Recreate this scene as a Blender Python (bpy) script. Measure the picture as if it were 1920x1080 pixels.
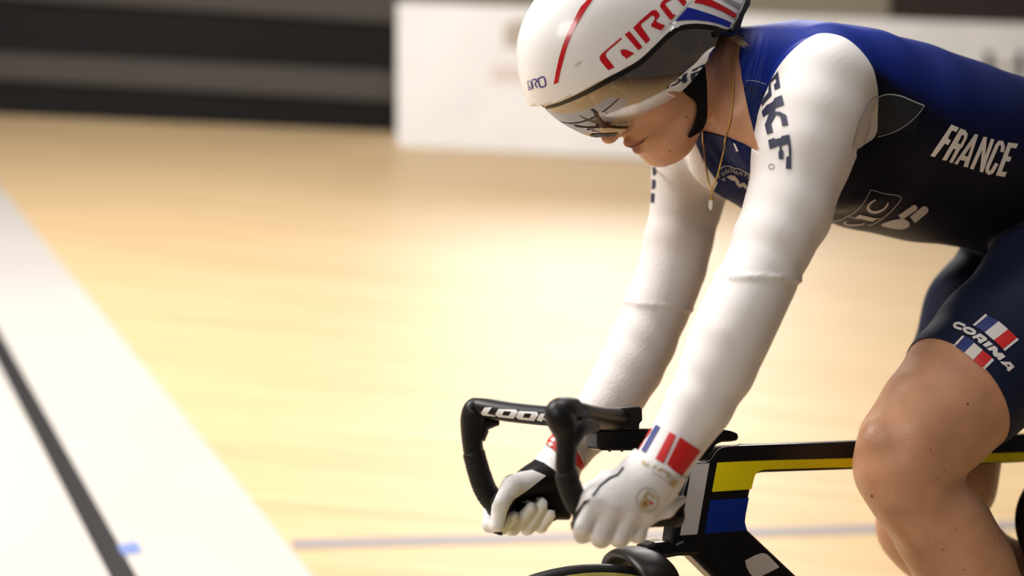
import bpy, bmesh, math, random
import numpy as np
from mathutils import Vector, Matrix
from mathutils.bvhtree import BVHTree
from mathutils.geometry import tessellate_polygon

for o in list(bpy.data.objects): bpy.data.objects.remove(o)
scene = bpy.context.scene
COL = scene.collection
random.seed(3); RNG = np.random.default_rng(5)

# ------------------------------------------------------------------ camera
F = 2400.0                      # focal length in pixels of the 1920 wide frame
CAM = np.array([0.0, 0.0, 1.045])
cd = bpy.data.cameras.new('camera'); cam = bpy.data.objects.new('camera', cd); COL.objects.link(cam)
cd.lens = F / 1920 * 36; cd.sensor_width = 36; cd.clip_end = 200; cd.clip_start = 0.05
cam.location = CAM; cam.rotation_euler = (math.radians(90), 0, 0)
cd.dof.use_dof = True; cd.dof.focus_distance = 1.74; cd.dof.aperture_fstop = 1.5
scene.camera = cam
# ------------------------------------------------------------------ world, lamps, exposure
wd = bpy.data.worlds.new('hall'); scene.world = wd; wd.use_nodes = True
bg = wd.node_tree.nodes['Background']; bg.inputs[0].default_value = (0.86, 0.80, 0.76, 1); bg.inputs[1].default_value = 0.06
def area(name, loc, target, sx, sy, power, color=(1, 0.965, 0.93)):
    L = bpy.data.lights.new(name, 'AREA'); L.shape = 'RECTANGLE'; L.size = sx; L.size_y = sy; L.energy = power; L.color = color
    o = bpy.data.objects.new(name, L); COL.objects.link(o); o.location = loc
    o.rotation_euler = (Vector(target) - Vector(loc)).to_track_quat('-Z', 'Y').to_euler()
    return o
area('ceiling_lamp_far', (2.3, 17.0, 9.0), (0.2, 6.0, 1.3), 5.0, 3.0, 520)
area('ceiling_lamp_front', (-3.0, 2.6, 4.4), (0.4, 1.9, 1.0), 1.8, 1.4, 165)
area('ceiling_lamp_over', (0.6, 2.4, 6.5), (0.4, 2.0, 1.0), 3.0, 2.0, 120)
area('fill_light_hoarding', (-1.0, 3.0, 7.5), (0.0, 8.8, 1.6), 4.0, 2.0, 150)  # added fill that brightens the hoarding and upper boards
area('fill_light_infield', (-3.4, -2.6, 4.2), (0.4, 2.0, 0.95), 2.2, 1.6, 100)  # unseen fill from the camera side, added to lift the rider
scene.view_settings.view_transform = 'Standard'; scene.view_settings.look = 'None'
scene.view_settings.gamma = 1; scene.view_settings.use_curve_mapping = False
scene.view_settings.exposure = 0.83

# ------------------------------------------------------------------ frames and pixel helpers
TH = math.radians(20); LA = math.radians(4.5)
hv = np.array([-math.cos(TH), -math.sin(TH), 0.0])                                   # rider's forward
lv = np.array([math.sin(TH)*math.cos(LA), -math.cos(TH)*math.cos(LA), math.sin(LA)])   # rider's left (near side)
wv = np.cross(hv, lv)                                                                # rider's up
O = CAM + np.array([0.0105, 1.70, -0.149])
B3 = np.stack([hv, lv, wv])                                                          # rows: u, v, w
def loc(p): return (np.asarray(p) - O) @ B3.T
def wor(q): return np.asarray(q) @ B3 + O
def ray(px, py): return np.array([(px-960)/F, 1.0, (540-py)/F])
def P(px, py, v=0.0):
    d = ray(px, py); t = (v - (CAM-O) @ lv) / (d @ lv); return CAM + d*t
def L(px, py, v=0.0): return loc(P(px, py, v))
def mpp(px, py, v=0.0): return P(px, py, v)[1] / F          # metres per pixel there
def proj(p):
    q = np.asarray(p) - CAM; return np.stack([960 + F*q[..., 0]/q[..., 1], 540 - F*q[..., 2]/q[..., 1]], -1)
FA0 = L(1106, 1543, 0); _c = wor(FA0-np.array([0, 0, .3365]))   # front axle, tyre contact
BA, BB_ = -0.0975, 0.284; BH = CAM[2]+BA*_c[0]+BB_*_c[1]-_c[2]+.001                        # banked track plane z = a x + b y - H (camera relative)
def bank(px, py):
    d = ray(px, py); t = -BH/(d[2]-BA*d[0]-BB_*d[1]); return CAM + d*t
def bankz(x, y): return CAM[2] + BA*x + BB_*y - BH
BN = np.array([-BA, -BB_, 1.0]); BN /= np.linalg.norm(BN)

# ------------------------------------------------------------------ materials
MATS = {}
def mat(name, col, rough=0.5, metal=0.0, spec=0.5, coat=0.0, noise=0.0, nscale=40, bump=0.0, bscale=300, attr=None, sss=0.0, trans=0.0, alpha=1.0, sheen=0.0, ior=1.45):
    if name in MATS: return MATS[name]
    m = bpy.data.materials.new(name); m.use_nodes = True; nt = m.node_tree; b = nt.nodes['Principled BSDF']
    b.inputs['Base Color'].default_value = (*col, 1); b.inputs['Roughness'].default_value = rough; b.inputs['Metallic'].default_value = metal
    b.inputs['Specular IOR Level'].default_value = spec; b.inputs['Coat Weight'].default_value = coat; b.inputs['Coat Roughness'].default_value = 0.06
    b.inputs['Transmission Weight'].default_value = trans; b.inputs['Alpha'].default_value = alpha; b.inputs['IOR'].default_value = ior
    b.inputs['Sheen Weight'].default_value = sheen
    if sss: b.inputs['Subsurface Weight'].default_value = sss; b.inputs['Subsurface Radius'].default_value = (0.010, 0.004, 0.002)
    tc = nt.nodes.new('ShaderNodeTexCoord')
    src = None
    if attr:
        a = nt.nodes.new('ShaderNodeAttribute'); a.attribute_name = attr; src = a.outputs['Color']
    if noise:
        n = nt.nodes.new('ShaderNodeTexNoise'); n.inputs['Scale'].default_value = nscale; n.inputs['Detail'].default_value = 5
        nt.links.new(tc.outputs['Object'], n.inputs['Vector'])
        mp = nt.nodes.new('ShaderNodeMapRange'); mp.inputs['From Min'].default_value = 0.3; mp.inputs['From Max'].default_value = 0.7
        mp.inputs['To Min'].default_value = 1-noise; mp.inputs['To Max'].default_value = 1+noise
        nt.links.new(n.outputs['Fac'], mp.inputs['Value'])
        mx = nt.nodes.new('ShaderNodeMix'); mx.data_type = 'RGBA'; mx.blend_type = 'MULTIPLY'; mx.inputs['Factor'].default_value = 1
        if src is not None: nt.links.new(src, mx.inputs['A'])
        else: mx.inputs['A'].default_value = (*col, 1)
        nt.links.new(mp.outputs['Result'], mx.inputs['B']); src = mx.outputs['Result']
    if src is not None: nt.links.new(src, b.inputs['Base Color'])
    if bump:
        n2 = nt.nodes.new('ShaderNodeTexNoise'); n2.inputs['Scale'].default_value = bscale; n2.inputs['Detail'].default_value = 3
        nt.links.new(tc.outputs['Object'], n2.inputs['Vector'])
        bp = nt.nodes.new('ShaderNodeBump'); bp.inputs['Strength'].default_value = bump; bp.inputs['Distance'].default_value = 0.002
        nt.links.new(n2.outputs['Fac'], bp.inputs['Height']); nt.links.new(bp.outputs['Normal'], b.inputs['Normal'])
    MATS[name] = m; return m

def wood_mat():
    m = bpy.data.materials.new('track_wood'); m.use_nodes = True; nt = m.node_tree; b = nt.nodes['Principled BSDF']
    tc = nt.nodes.new('ShaderNodeTexCoord'); mp = nt.nodes.new('ShaderNodeMapping')
    mp.inputs['Rotation'].default_value = (0, 0, math.radians(-19)); mp.inputs['Scale'].default_value = (0.35, 9.0, 1)
    n = nt.nodes.new('ShaderNodeTexNoise'); n.inputs['Scale'].default_value = 2.2; n.inputs['Detail'].default_value = 6
    nt.links.new(tc.outputs['Object'], mp.inputs['Vector']); nt.links.new(mp.outputs['Vector'], n.inputs['Vector'])
    cr = nt.nodes.new('ShaderNodeValToRGB'); e = cr.color_ramp.elements
    e[0].position = 0.3; e[0].color = (0.53, 0.365, 0.185, 1); e[1].position = 0.72; e[1].color = (0.67, 0.485, 0.275, 1)
    nt.links.new(n.outputs['Fac'], cr.inputs['Fac']); nt.links.new(cr.outputs['Color'], b.inputs['Base Color'])
    b.inputs['Roughness'].default_value = 0.47; b.inputs['Specular IOR Level'].default_value = 0.45
    return m
def grad_board(name, c0, c1):                      # matte board with faint cloudy unevenness
    return mat(name, c0, 0.5, noise=0.06, nscale=1.5)

# ------------------------------------------------------------------ object helpers
OFF = {}
def empty(name, base, label=None, cat=None, group=None):
    o = bpy.data.objects.new(name, None); COL.objects.link(o); o.location = base; o.empty_display_size = 0.05
    OFF[o] = np.array(base, float); tag(o, label, cat, group); return o
def tag(o, label=None, cat=None, group=None, kind=None):
    if label: o['label'] = label
    if cat: o['category'] = cat
    if group: o['group'] = group
    if kind: o['kind'] = kind
    return o
def mk(name, V, Fc, m, parent=None, smooth=True, col=None):
    V = np.asarray(V, float); off = OFF[parent] if parent is not None else np.zeros(3)
    me = bpy.data.meshes.new(name); me.from_pydata((V-off).tolist(), [], [list(map(int, f)) for f in Fc]); me.update()
    o = bpy.data.objects.new(name, me); COL.objects.link(o)
    if m is not None: me.materials.append(m)
    if parent is not None: o.parent = parent
    OFF[o] = off
    if smooth: me.polygons.foreach_set('use_smooth', [True]*len(me.polygons))
    if col is not None:
        a = me.color_attributes.new('Col', 'FLOAT_COLOR', 'POINT')
        a.data.foreach_set('color', np.concatenate([col, np.ones((len(col), 1))], 1).astype(np.float32).ravel())
    return o
def recalc(o):
    bm = bmesh.new(); bm.from_mesh(o.data); bmesh.ops.recalc_face_normals(bm, faces=bm.faces); bm.to_mesh(o.data); bm.free()
def bevel(o, w, seg=3, ang=35):
    b = o.modifiers.new('bevel', 'BEVEL'); b.width = w; b.segments = seg; b.limit_method = 'ANGLE'; b.angle_limit = math.radians(ang); return o
def solid(o, t, offs=-1):
    s = o.modifiers.new('solidify', 'SOLIDIFY'); s.thickness = t; s.offset = offs; return o
def cat(pts, n=6, closed=False):
    pts = [np.array(p, float) for p in pts]; N = len(pts); out = []
    rng = range(N) if closed else range(N-1)
    for i in rng:
        if closed: p0, p1, p2, p3 = pts[i-1], pts[i], pts[(i+1) % N], pts[(i+2) % N]
        else: p0, p1, p2, p3 = pts[max(i-1, 0)], pts[i], pts[i+1], pts[min(i+2, N-1)]
        for k in range(n):
            t = k/n; out.append(0.5*((2*p1) + (p2-p0)*t + (2*p0-5*p1+4*p2-p3)*t*t + (3*p1-p0-3*p2+p3)*t**3))
    if not closed: out.append(pts[-1])
    return out
def sweep(name, pts, m, parent, nseg=16, close=True, side=None, smooth=True):
    """pts: list of (world point, radius) or (world point, ra, rb); side = direction of ra"""
    C = [np.array(p[0], float) for p in pts]; N = len(C); V = []; side = np.array(side if side is not None else lv, float)
    for i in range(N):
        t = C[min(i+1, N-1)] - C[max(i-1, 0)]; t /= np.linalg.norm(t)
        a = side - t*(side @ t); a /= np.linalg.norm(a); b = np.cross(t, a)
        ra = pts[i][1]; rb = pts[i][2] if len(pts[i]) > 2 else ra
        for k in range(nseg):
            an = 2*math.pi*k/nseg; V.append(C[i] + a*ra*math.cos(an) + b*rb*math.sin(an))
    Fc = [(i*nseg+k, i*nseg+(k+1) % nseg, (i+1)*nseg+(k+1) % nseg, (i+1)*nseg+k) for i in range(N-1) for k in range(nseg)]
    if close:
        Fc.append(list(range(nseg))[::-1]); Fc.append([(N-1)*nseg+k for k in range(nseg)])
    o = mk(name, V, Fc, m, parent, smooth); recalc(o); return o
def extr(name, poly, v0, v1, m, parent, bev=0.003, pv=None):
    """pixel polygon, traced on the plane v=pv, extruded from v0 to v1 across the bike"""
    pv = v1 if pv is None else pv
    base = np.array([P(x, y, pv) for x, y in poly]); A = base + lv*(v0-pv); Bq = base + lv*(v1-pv); n = len(poly)
    tri = tessellate_polygon([[Vector((x, y, 0)) for x, y in poly]])
    V = np.concatenate([A, Bq]); Fc = [list(range(n)), list(range(n, 2*n))[::-1]] + [(i, (i+1) % n, n+(i+1) % n, n+i) for i in range(n)]
    o = mk(name, V, Fc, m, parent, smooth=False); recalc(o)
    if bev: bevel(o, bev)
    return o
def box(name, c, sx, sy, sz, m, parent=None, R=None, bev=0.0):
    V = np.array([[x, y, z] for x in (-sx/2, sx/2) for y in (-sy/2, sy/2) for z in (-sz/2, sz/2)])
    if R is not None: V = V @ np.asarray(R)
    o = mk(name, V+np.asarray(c), [(0, 1, 3, 2), (4, 6, 7, 5), (0, 4, 5, 1), (2, 3, 7, 6), (0, 2, 6, 4), (1, 5, 7, 3)], m, parent, smooth=False); recalc(o)
    if bev: bevel(o, bev)
    return o

# ------------------------------------------------------------------ implicit surfaces
def smin(a, b, k):
    if k <= 0: return np.minimum(a, b)
    h = np.clip(0.5 + 0.5*(b-a)/k, 0, 1); return b*(1-h) + a*h - k*h*(1-h)
class Grid:
    def __init__(s, lo, hi, res):
        s.lo = np.array(lo, float); s.res = res; s.n = np.ceil((np.array(hi)-s.lo)/res).astype(int)+1
        s.ax = [s.lo[i] + res*np.arange(s.n[i]) for i in range(3)]; s.A = np.full(s.n, 0.2, np.float32)
    def add(s, prim, k=0.0, sub=False):
        fn, lo, hi = prim; pad = k + 3*s.res
        i0 = np.clip(np.floor((np.array(lo)-pad-s.lo)/s.res).astype(int), 0, s.n); i1 = np.clip(np.ceil((np.array(hi)+pad-s.lo)/s.res).astype(int)+1, 0, s.n)
        if np.any(i1 <= i0): return
        sl = tuple(slice(a, b) for a, b in zip(i0, i1))
        U = s.ax[0][sl[0]][:, None, None]; V = s.ax[1][sl[1]][None, :, None]; W = s.ax[2][sl[2]][None, None, :]
        d = fn(U, V, W).astype(np.float32)
        s.A[sl] = -smin(-s.A[sl], d, k) if sub else smin(s.A[sl], d, k)
    def mesh(s):
        A = s.A; n = s.n; ins = A < 0
        m = [slice(0, -1), slice(1, None)]
        cnt = np.zeros(n-1, np.int8)
        for i in (0, 1):
            for j in (0, 1):
                for k in (0, 1): cnt += ins[m[i], m[j], m[k]]
        act = (cnt > 0) & (cnt < 8); idx = np.argwhere(act); vid = -np.ones(n-1, np.int64); vid[act] = np.arange(len(idx))
        cv = np.zeros((len(idx), 2, 2, 2))
        for i in (0, 1):
            for j in (0, 1):
                for k in (0, 1): cv[:, i, j, k] = A[idx[:, 0]+i, idx[:, 1]+j, idx[:, 2]+k]
        acc = np.zeros((len(idx), 3)); num = np.zeros(len(idx))
        for ax in range(3):
            for a in (0, 1):
                for b in (0, 1):
                    s0 = [a, b]; s0.insert(ax, 0); s1 = [a, b]; s1.insert(ax, 1)
                    f0 = cv[:, s0[0], s0[1], s0[2]]; f1 = cv[:, s1[0], s1[1], s1[2]]; c = (f0 < 0) != (f1 < 0)
                    t = np.where(c, f0/np.where(c, f0-f1, 1), 0)
                    p = np.tile(np.array(s0, float), (len(idx), 1)); p[:, ax] = t
                    acc[c] += p[c]; num[c] += 1
        V = s.lo + (idx + acc/num[:, None])*s.res
        Q = []
        for ax in range(3):
            o1, o2 = [x for x in range(3) if x != ax]
            sl0 = [slice(None)]*3; sl1 = [slice(None)]*3; sl0[ax] = slice(0, -1); sl1[ax] = slice(1, None)
            e = ins[tuple(sl0)] != ins[tuple(sl1)]
            E = np.argwhere(e); ok = (E[:, o1] > 0) & (E[:, o2] > 0) & (E[:, o1] < n[o1]-1) & (E[:, o2] < n[o2]-1); E = E[ok]
            def g(d1, d2):
                q = E.copy(); q[:, o1] += d1; q[:, o2] += d2; return vid[q[:, 0], q[:, 1], q[:, 2]]
            q = np.stack([g(-1, -1), g(0, -1), g(0, 0), g(-1, 0)], 1)
            flip = ins[E[:, 0], E[:, 1], E[:, 2]] ^ (ax == 1)
            q[~flip] = q[~flip][:, ::-1]; Q.append(q)
        Q = np.concatenate(Q); T = np.concatenate([Q[:, [0, 1, 2]], Q[:, [0, 2, 3]]])
        return relax(V, T, 2), T
def relax(V, T, it=1, lam=0.5):
    E = np.concatenate([T[:, [0, 1]], T[:, [1, 2]], T[:, [2, 0]]])
    for _ in range(it):
        S = np.zeros_like(V); c = np.zeros(len(V))
        for a, b in ((0, 1), (1, 0)):
            for x in range(3): S[:, x] += np.bincount(E[:, a], V[E[:, b], x], len(V))
            c += np.bincount(E[:, a], minlength=len(V))
        V = V*(1-lam) + lam*S/np.maximum(c, 1)[:, None]
    return V
def cone(a, b, ra, rb, sv=1.0):
    a = np.array(a, float); b = np.array(b, float); d = b-a; dd = max(d @ d, 1e-9); R = max(ra, rb)
    a1 = a.copy(); b1 = b.copy()
    def fn(U, V, W):
        x = U-a[0]; y = (V)/sv-a[1]; z = W-a[2]
        t = np.clip((x*d[0]+y*d[1]+z*d[2])/dd, 0, 1)
        return np.sqrt((x-t*d[0])**2+(y-t*d[1])**2+(z-t*d[2])**2) - (ra+t*(rb-ra))
    lo = np.minimum(a1, b1)-R; hi = np.maximum(a1, b1)+R
    if sv != 1: lo[1] = min(a[1], b[1])*sv-R*sv; hi[1] = max(a[1], b[1])*sv+R*sv
    return fn, lo, hi
def chain(secs, sv=1.0): return [cone(secs[i][0], secs[i+1][0], secs[i][1], secs[i+1][1], sv) for i in range(len(secs)-1)]
def sec(px, py, hw, v): return (L(px, py, v), hw*mpp(px, py, v))
def normals(V, T):
    fn = np.cross(V[T[:, 1]]-V[T[:, 0]], V[T[:, 2]]-V[T[:, 0]]); N = np.zeros_like(V)
    for k in range(3):
        for x in range(3): N[:, x] += np.bincount(T[:, k], fn[:, x], len(V))
    return N/np.maximum(np.linalg.norm(N, axis=1), 1e-12)[:, None]
def split(V, T, f):
    """cut triangles along f=0; returns V, T, positive-side mask"""
    f = np.where(np.abs(f) < 1e-9, 1e-9, f); s = f > 0; st = s[T]; c = st.sum(1)
    keep = (c == 0) | (c == 3); mix = T[~keep]; sm = st[~keep]; cm = sm.sum(1)
    lone = np.where(cm == 1, np.argmax(sm, 1), np.argmin(sm, 1)); r = np.arange(len(mix))
    a = mix[r, lone]; b = mix[r, (lone+1) % 3]; cc = mix[r, (lone+2) % 3]
    def key(x, y): return np.minimum(x, y)*len(V)+np.maximum(x, y)
    k = np.concatenate([key(a, b), key(a, cc)]); uk, inv = np.unique(k, return_inverse=True)
    i = uk//len(V); j = uk % len(V); t = (f[i]/(f[i]-f[j]))[:, None]; NV = V[i]+(V[j]-V[i])*t
    ab = len(V)+inv[:len(mix)]; ac = len(V)+inv[len(mix):]
    T2 = np.concatenate([T[keep], np.stack([a, ab, ac], 1), np.stack([ab, b, cc], 1), np.stack([ab, cc, ac], 1)])
    sd = np.concatenate([st[keep][:, 0], s[a], ~s[a], ~s[a]])
    return np.concatenate([V, NV]), T2, sd
def sub(V, T):
    u, inv = np.unique(T, return_inverse=True); return V[u], inv.reshape(-1, 3)
def polyf(p2, poly):
    """signed distance (px) of 2D points to a polygon, positive inside"""
    poly = np.asarray(poly, float); n = len(poly); best = np.full(len(p2), 1e9); inside = np.zeros(len(p2), bool)
    x, y = p2[:, 0], p2[:, 1]
    for i in range(n):
        a = poly[i]; b = poly[(i+1) % n]; d = b-a; t = np.clip(((x-a[0])*d[0]+(y-a[1])*d[1])/max(d @ d, 1e-9), 0, 1)
        best = np.minimum(best, (x-a[0]-t*d[0])**2+(y-a[1]-t*d[1])**2)
        cr = ((a[1] > y) != (b[1] > y)); inside ^= cr & (x < (b[0]-a[0])*(y-a[1])/np.where(b[1]-a[1] == 0, 1e-9, b[1]-a[1])+a[0])
    return np.where(inside, 1, -1)*np.sqrt(best)
def bvh(*meshes):
    vs = []; fs = []; o = 0
    for V, T in meshes: vs += V.tolist(); fs += (T+o).tolist(); o += len(V)
    return BVHTree.FromPolygons(vs, fs)
CAMV = Vector(CAM)
def cast(tree, x, y):
    d = Vector(ray(x, y)).normalized(); h, n, i, dist = tree.ray_cast(CAMV, d)
    if h is None: return None
    if n.dot(d) > 0: n = -n
    return h, n
# ------------------------------------------------------------------ flat print laid on a surface
def decal(name, polys, tree, m, parent, off=0.0007, step=5.0, holes=None):
    """polys: list of loops lists [[outer, hole, ...], ...] in pixels"""
    bm = bmesh.new()
    for loops in polys:
        if not isinstance(loops[0][0], (list, tuple, np.ndarray)): loops = [loops]
        vv = [Vector((p[0], p[1], 0)) for lp in loops for p in lp]
        tris = tessellate_polygon([[Vector((p[0], p[1], 0)) for p in lp] for lp in loops])
        bv = [bm.verts.new(v) for v in vv]
        for t in tris:
            try: bm.faces.new([bv[i] for i in t])
            except ValueError: pass
    for _ in range(6):
        le = [e for e in bm.edges if e.calc_length() > step]
        if not le: break
        bmesh.ops.subdivide_edges(bm, edges=le, cuts=1); bmesh.ops.triangulate(bm, faces=[f for f in bm.faces if len(f.verts) > 3])
    bm.verts.ensure_lookup_table(); dead = []; last = 0
    for v in bm.verts:
        r = cast(tree, v.co.x, v.co.y)
        if r is None: dead.append(v); continue
        v.co = r[0] + r[1]*off
    if dead: bmesh.ops.delete(bm, geom=dead, context='VERTS')
    bm.verts.index_update(); V = [tuple(v.co) for v in bm.verts]; Fc = [[v.index for v in f.verts] for f in bm.faces]
    bm.free()
    if not Fc: return None
    o = mk(name, V, Fc, m, parent, True)
    # face the camera
    me = o.data; bm = bmesh.new(); bm.from_mesh(me); ofs = Vector(OFF[o])
    fl = [f for f in bm.faces if f.normal.dot(CAMV-ofs-f.calc_center_median()) < 0]
    bmesh.ops.reverse_faces(bm, faces=fl); bm.to_mesh(me); bm.free()
    return o
def stroke(pts, w, closed=False):
    pts = [np.array(p, float) for p in pts]; n = len(pts); Lf = []; Rt = []
    for i in range(n):
        if closed: a, b = pts[i-1], pts[(i+1) % n]
        else: a, b = pts[max(i-1, 0)], pts[min(i+1, n-1)]
        d1 = pts[i]-a; d2 = b-pts[i]
        if np.linalg.norm(d1) < 1e-6: d1 = d2
        if np.linalg.norm(d2) < 1e-6: d2 = d1
        d1 = d1/np.linalg.norm(d1); d2 = d2/np.linalg.norm(d2); d = d1+d2
        if np.linalg.norm(d) < 1e-3: d = d1
        d /= np.linalg.norm(d); nn = np.array([-d[1], d[0]]); s = min(1/max(nn @ np.array([-d1[1], d1[0]]), 0.4), 1.8)
        ww = w[i] if hasattr(w, '__len__') else w
        Lf.append(tuple(pts[i]+nn*ww/2*s)); Rt.append(tuple(pts[i]-nn*ww/2*s))
    if closed:
        return [[Lf[i], Lf[(i+1) % n], Rt[(i+1) % n], Rt[i]] for i in range(n)]
    return [[Lf[i], Lf[i+1], Rt[i+1], Rt[i]] for i in range(n-1)]
def zm(pts, x0, y0, s): return [(x0+x/s, y0+y/s) for x, y in pts]
def zstroke(pts, w, x0, y0, s, closed=False): return stroke(zm(pts, x0, y0, s), w/s, closed)

# ================================================================== the hall
M_WOOD = wood_mat()
def slab(name, quad, thick, m, kind='structure', parent=None, lift=0.0, n=BN):
    A = np.array(quad, float) + n*lift; V = np.concatenate([A, A-n*thick]); k = len(A)
    o = mk(name, V, [list(range(k)), list(range(k, 2*k))[::-1]]+[(i, (i+1) % k, k+(i+1) % k, k+i) for i in range(k)], m, parent, smooth=False); recalc(o)
    if kind: o['kind'] = kind
    return o
def bp(x, y): return np.array([x, y, bankz(x, y)])
slab('floor', [bp(-16, -9), bp(16, -9), bp(16, 11.5), bp(-16, 11.5)], 0.12, M_WOOD)
M_WPAINT = mat('white_track_paint', (0.50, 0.465, 0.43), 0.45, noise=0.05, nscale=1.2)
M_BPAINT = mat('black_track_paint', (0.018, 0.016, 0.016), 0.5)
M_GREYLN = mat('grey_track_line', (0.30, 0.26, 0.25), 0.5)
e1 = bank(585, 1080); e0 = bank(0, 350); dr = (e0-e1)/np.linalg.norm(e0-e1)
side = np.cross(BN, dr); side /= np.linalg.norm(side)             # to the left of the line direction
k0 = bank(230, 1080); wid = (k0-e1) @ side
def strip(name, s0, s1, t0, t1, m, lift):
    q = [e1+side*s0+dr*t0, e1+side*s1+dr*t0, e1+side*s1+dr*t1, e1+side*s0+dr*t1]
    return slab(name, q, 0.0015, m, lift=lift)
tag(strip('trim_1', 0, 2*wid, -3.2, 5.3, M_WPAINT, 0.0016), 'broad white finish strip painted across the wooden track')
tag(strip('trim_2', wid-0.026, wid+0.026, -3.2, 5.3, M_BPAINT, 0.0026), 'black finish line along the middle of the white strip')
b0 = bank(222, 1029); b1 = bank(262, 1029); bs0 = (b0-e1) @ side; bs1 = (b1-e1) @ side; bt = (b1-e1) @ dr
tag(strip('trim_3', bs1, bs0, bt-0.022, bt+0.03, mat('blue_tape', (0.16, 0.22, 0.45), 0.6), 0.0030), 'small blue tape mark beside the black finish line')
g0 = bank(548, 1021); g1 = bank(1500, 996); gd = (g1-g0)/np.linalg.norm(g1-g0); gn = np.cross(BN, gd)
slab('trim_4', [g0-gn*0.025, g0+gd*9-gn*0.025, g0+gd*9+gn*0.025, g0+gn*0.025], 0.0015, M_GREYLN, lift=0.0016)
bpy.data.objects['trim_4']['label'] = 'thin grey riding line painted along the wooden track'
# ---- barrier behind the track
M_FDARK = mat('fence_dark', (0.0075, 0.0062, 0.0062), 0.6, spec=.2); M_FGREY = mat('fence_grey', (0.080, 0.070, 0.064), 0.65, spec=.2)
def up(px, py, base):                              # point straight above `base` seen at pixel row py
    d = base[1]; return np.array([base[0], base[1], CAM[2] + (540-py)/F*d])
wl = bank(-420, 197); wr = bank(760, 249)
wallz = lambda py_l, py_r: (up(0, py_l, wl), up(0, py_r, wr))
def wallband(name, yl0, yr0, yl1, yr1, m, front, thick=0.05):
    a0, b0_ = up(0, yl0, wl), up(0, yr0, wr); a1, b1_ = up(0, yl1, wl), up(0, yr1, wr)
    d = b0_-a0; nrm = np.cross(d, [0, 0, 1.0]); nrm /= np.linalg.norm(nrm)
    if nrm[1] > 0: nrm = -nrm
    q = np.array([a0, b0_, b1_, a1])+nrm*front
    return slab(name, q, thick, m, kind=None, n=nrm)
wb = wallband('wall_back', 200, 254, -420, -330, M_FDARK, 0.0, 0.12); tag(wb, kind='structure')
def lin(y0, y735, x=0):                            # rows at x=-420 and x=760 from rows at 0 and 735
    s = (y735-y0)/735; return y0-420*s, y0+760*s
for nm, (t0, t7), (c0, c7) in (('grey_band', (100, 135), (150, 191)), ('grey_band', (-75, -42), (-4, 44)), ('grey_band', (-260, -225), (-190, -150))):
    tl, tr = lin(t0, t7); cl, cr = lin(c0, c7)
    wallband(nm, cl, cr, tl, tr, M_FGREY, 0.03, 0.03).parent = wb
# ---- white hoarding standing in front of the barrier
M_BOARD = grad_board('hoarding_white', (0.92, 0.905, 0.89), None)
hl = bank(745, 273); hr = bank(2050, 322)
hr = np.array([hr[0], min(hr[1], 9.4), 0]); hr[2] = bankz(hr[0], hr[1])
def hpt(px, py):
    d = ray(px, py); n2 = np.array([-(hr-hl)[1], (hr-hl)[0], 0]); t = ((hl-CAM) @ n2)/(d @ n2); return CAM+d*t
hn = np.cross(hr-hl, [0, 0, 1.0]); hn /= np.linalg.norm(hn); hn = hn if hn[1] < 0 else -hn
hoard = empty('advertising_hoarding', hl, 'white advertising hoarding along the top of the track', 'hoarding')
cuts = [745, 1290, 1800, 2330]
for i in range(3):
    a, b = cuts[i], cuts[i+1]-4
    q = [hpt(a, 273+(a-745)*0.052), hpt(b, 273+(b-745)*0.052), hpt(b, 4+(b-745)*0.035), hpt(a, 4+(a-745)*0.035)]
    slab('panel', q, 0.05, M_BOARD, kind=None, parent=None, n=hn)
for o in [o for o in COL.objects if o.name.startswith('panel')]:
    o.data.transform(Matrix.Translation(-Vector(hl))); o.parent = hoard; OFF[o] = hl
def hdec(name, px, m):
    A = np.array([hpt(x, y) for x, y in px])+hn*0.004; V = np.concatenate([A, A-hn*0.003]); k = len(A)
    o = mk(name, V, [list(range(k)), list(range(k, 2*k))[::-1]]+[(i, (i+1) % k, k+(i+1) % k, k+i) for i in range(k)], m, hoard, False); recalc(o)
M_LET = mat('hoarding_ink', (0.02, 0.02, 0.02), 0.5); M_PALE = mat('hoarding_pale_print', (0.50, 0.43, 0.36), 0.5); M_PINK = mat('hoarding_pink_print', (0.78, 0.66, 0.61), 0.5)
for x0 in (1846, 1906): hdec('letter_stroke', [(x0, 150), (x0+15, 151), (x0+15, 98), (x0, 97)], M_LET)
hdec('letter_stroke', [(1861, 129), (1906, 130), (1906, 119), (1861, 118)], M_PALE)
hdec('pale_print', [(945, 88), (1040, 92), (1040, 40), (965, 38), (945, 50)], M_PALE)
hdec('pale_print', [(918, 152), (1040, 158), (1040, 128), (925, 122)], M_PINK)
# ---- what shows above the hoarding on the right: a beige parapet and dark seating
sb = bank(1200, 295); st = empty('spectator_stand', (1.2, 11.9, bankz(1.2, 11.4)), 'dark seating and beige parapet above the white hoarding', 'stand')
M_BEIGE = mat('parapet_beige', (0.46, 0.40, 0.29), 0.7, noise=0.05, nscale=2); M_SEAT = mat('stand_dark', (0.05, 0.035, 0.028), 0.7); M_REDC = mat('seat_red', (0.16, 0.012, 0.02), 0.6)
box('parapet', (1.4, 12.2, bankz(1.4, 11.4)+0.6), 12.0, 0.25, 3.8, M_BEIGE, st)
box('seat_block', (6.25, 11.9, bankz(1.4, 11.4)+1.7), 5.4, 0.3, 3.2, M_SEAT, st)
for i in range(5):
    box('seat', (5.0+0.62*i, 11.68, 3.62+0.02*(i % 2)), 0.46, 0.10, 0.5, M_REDC, st, bev=0.03)

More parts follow.
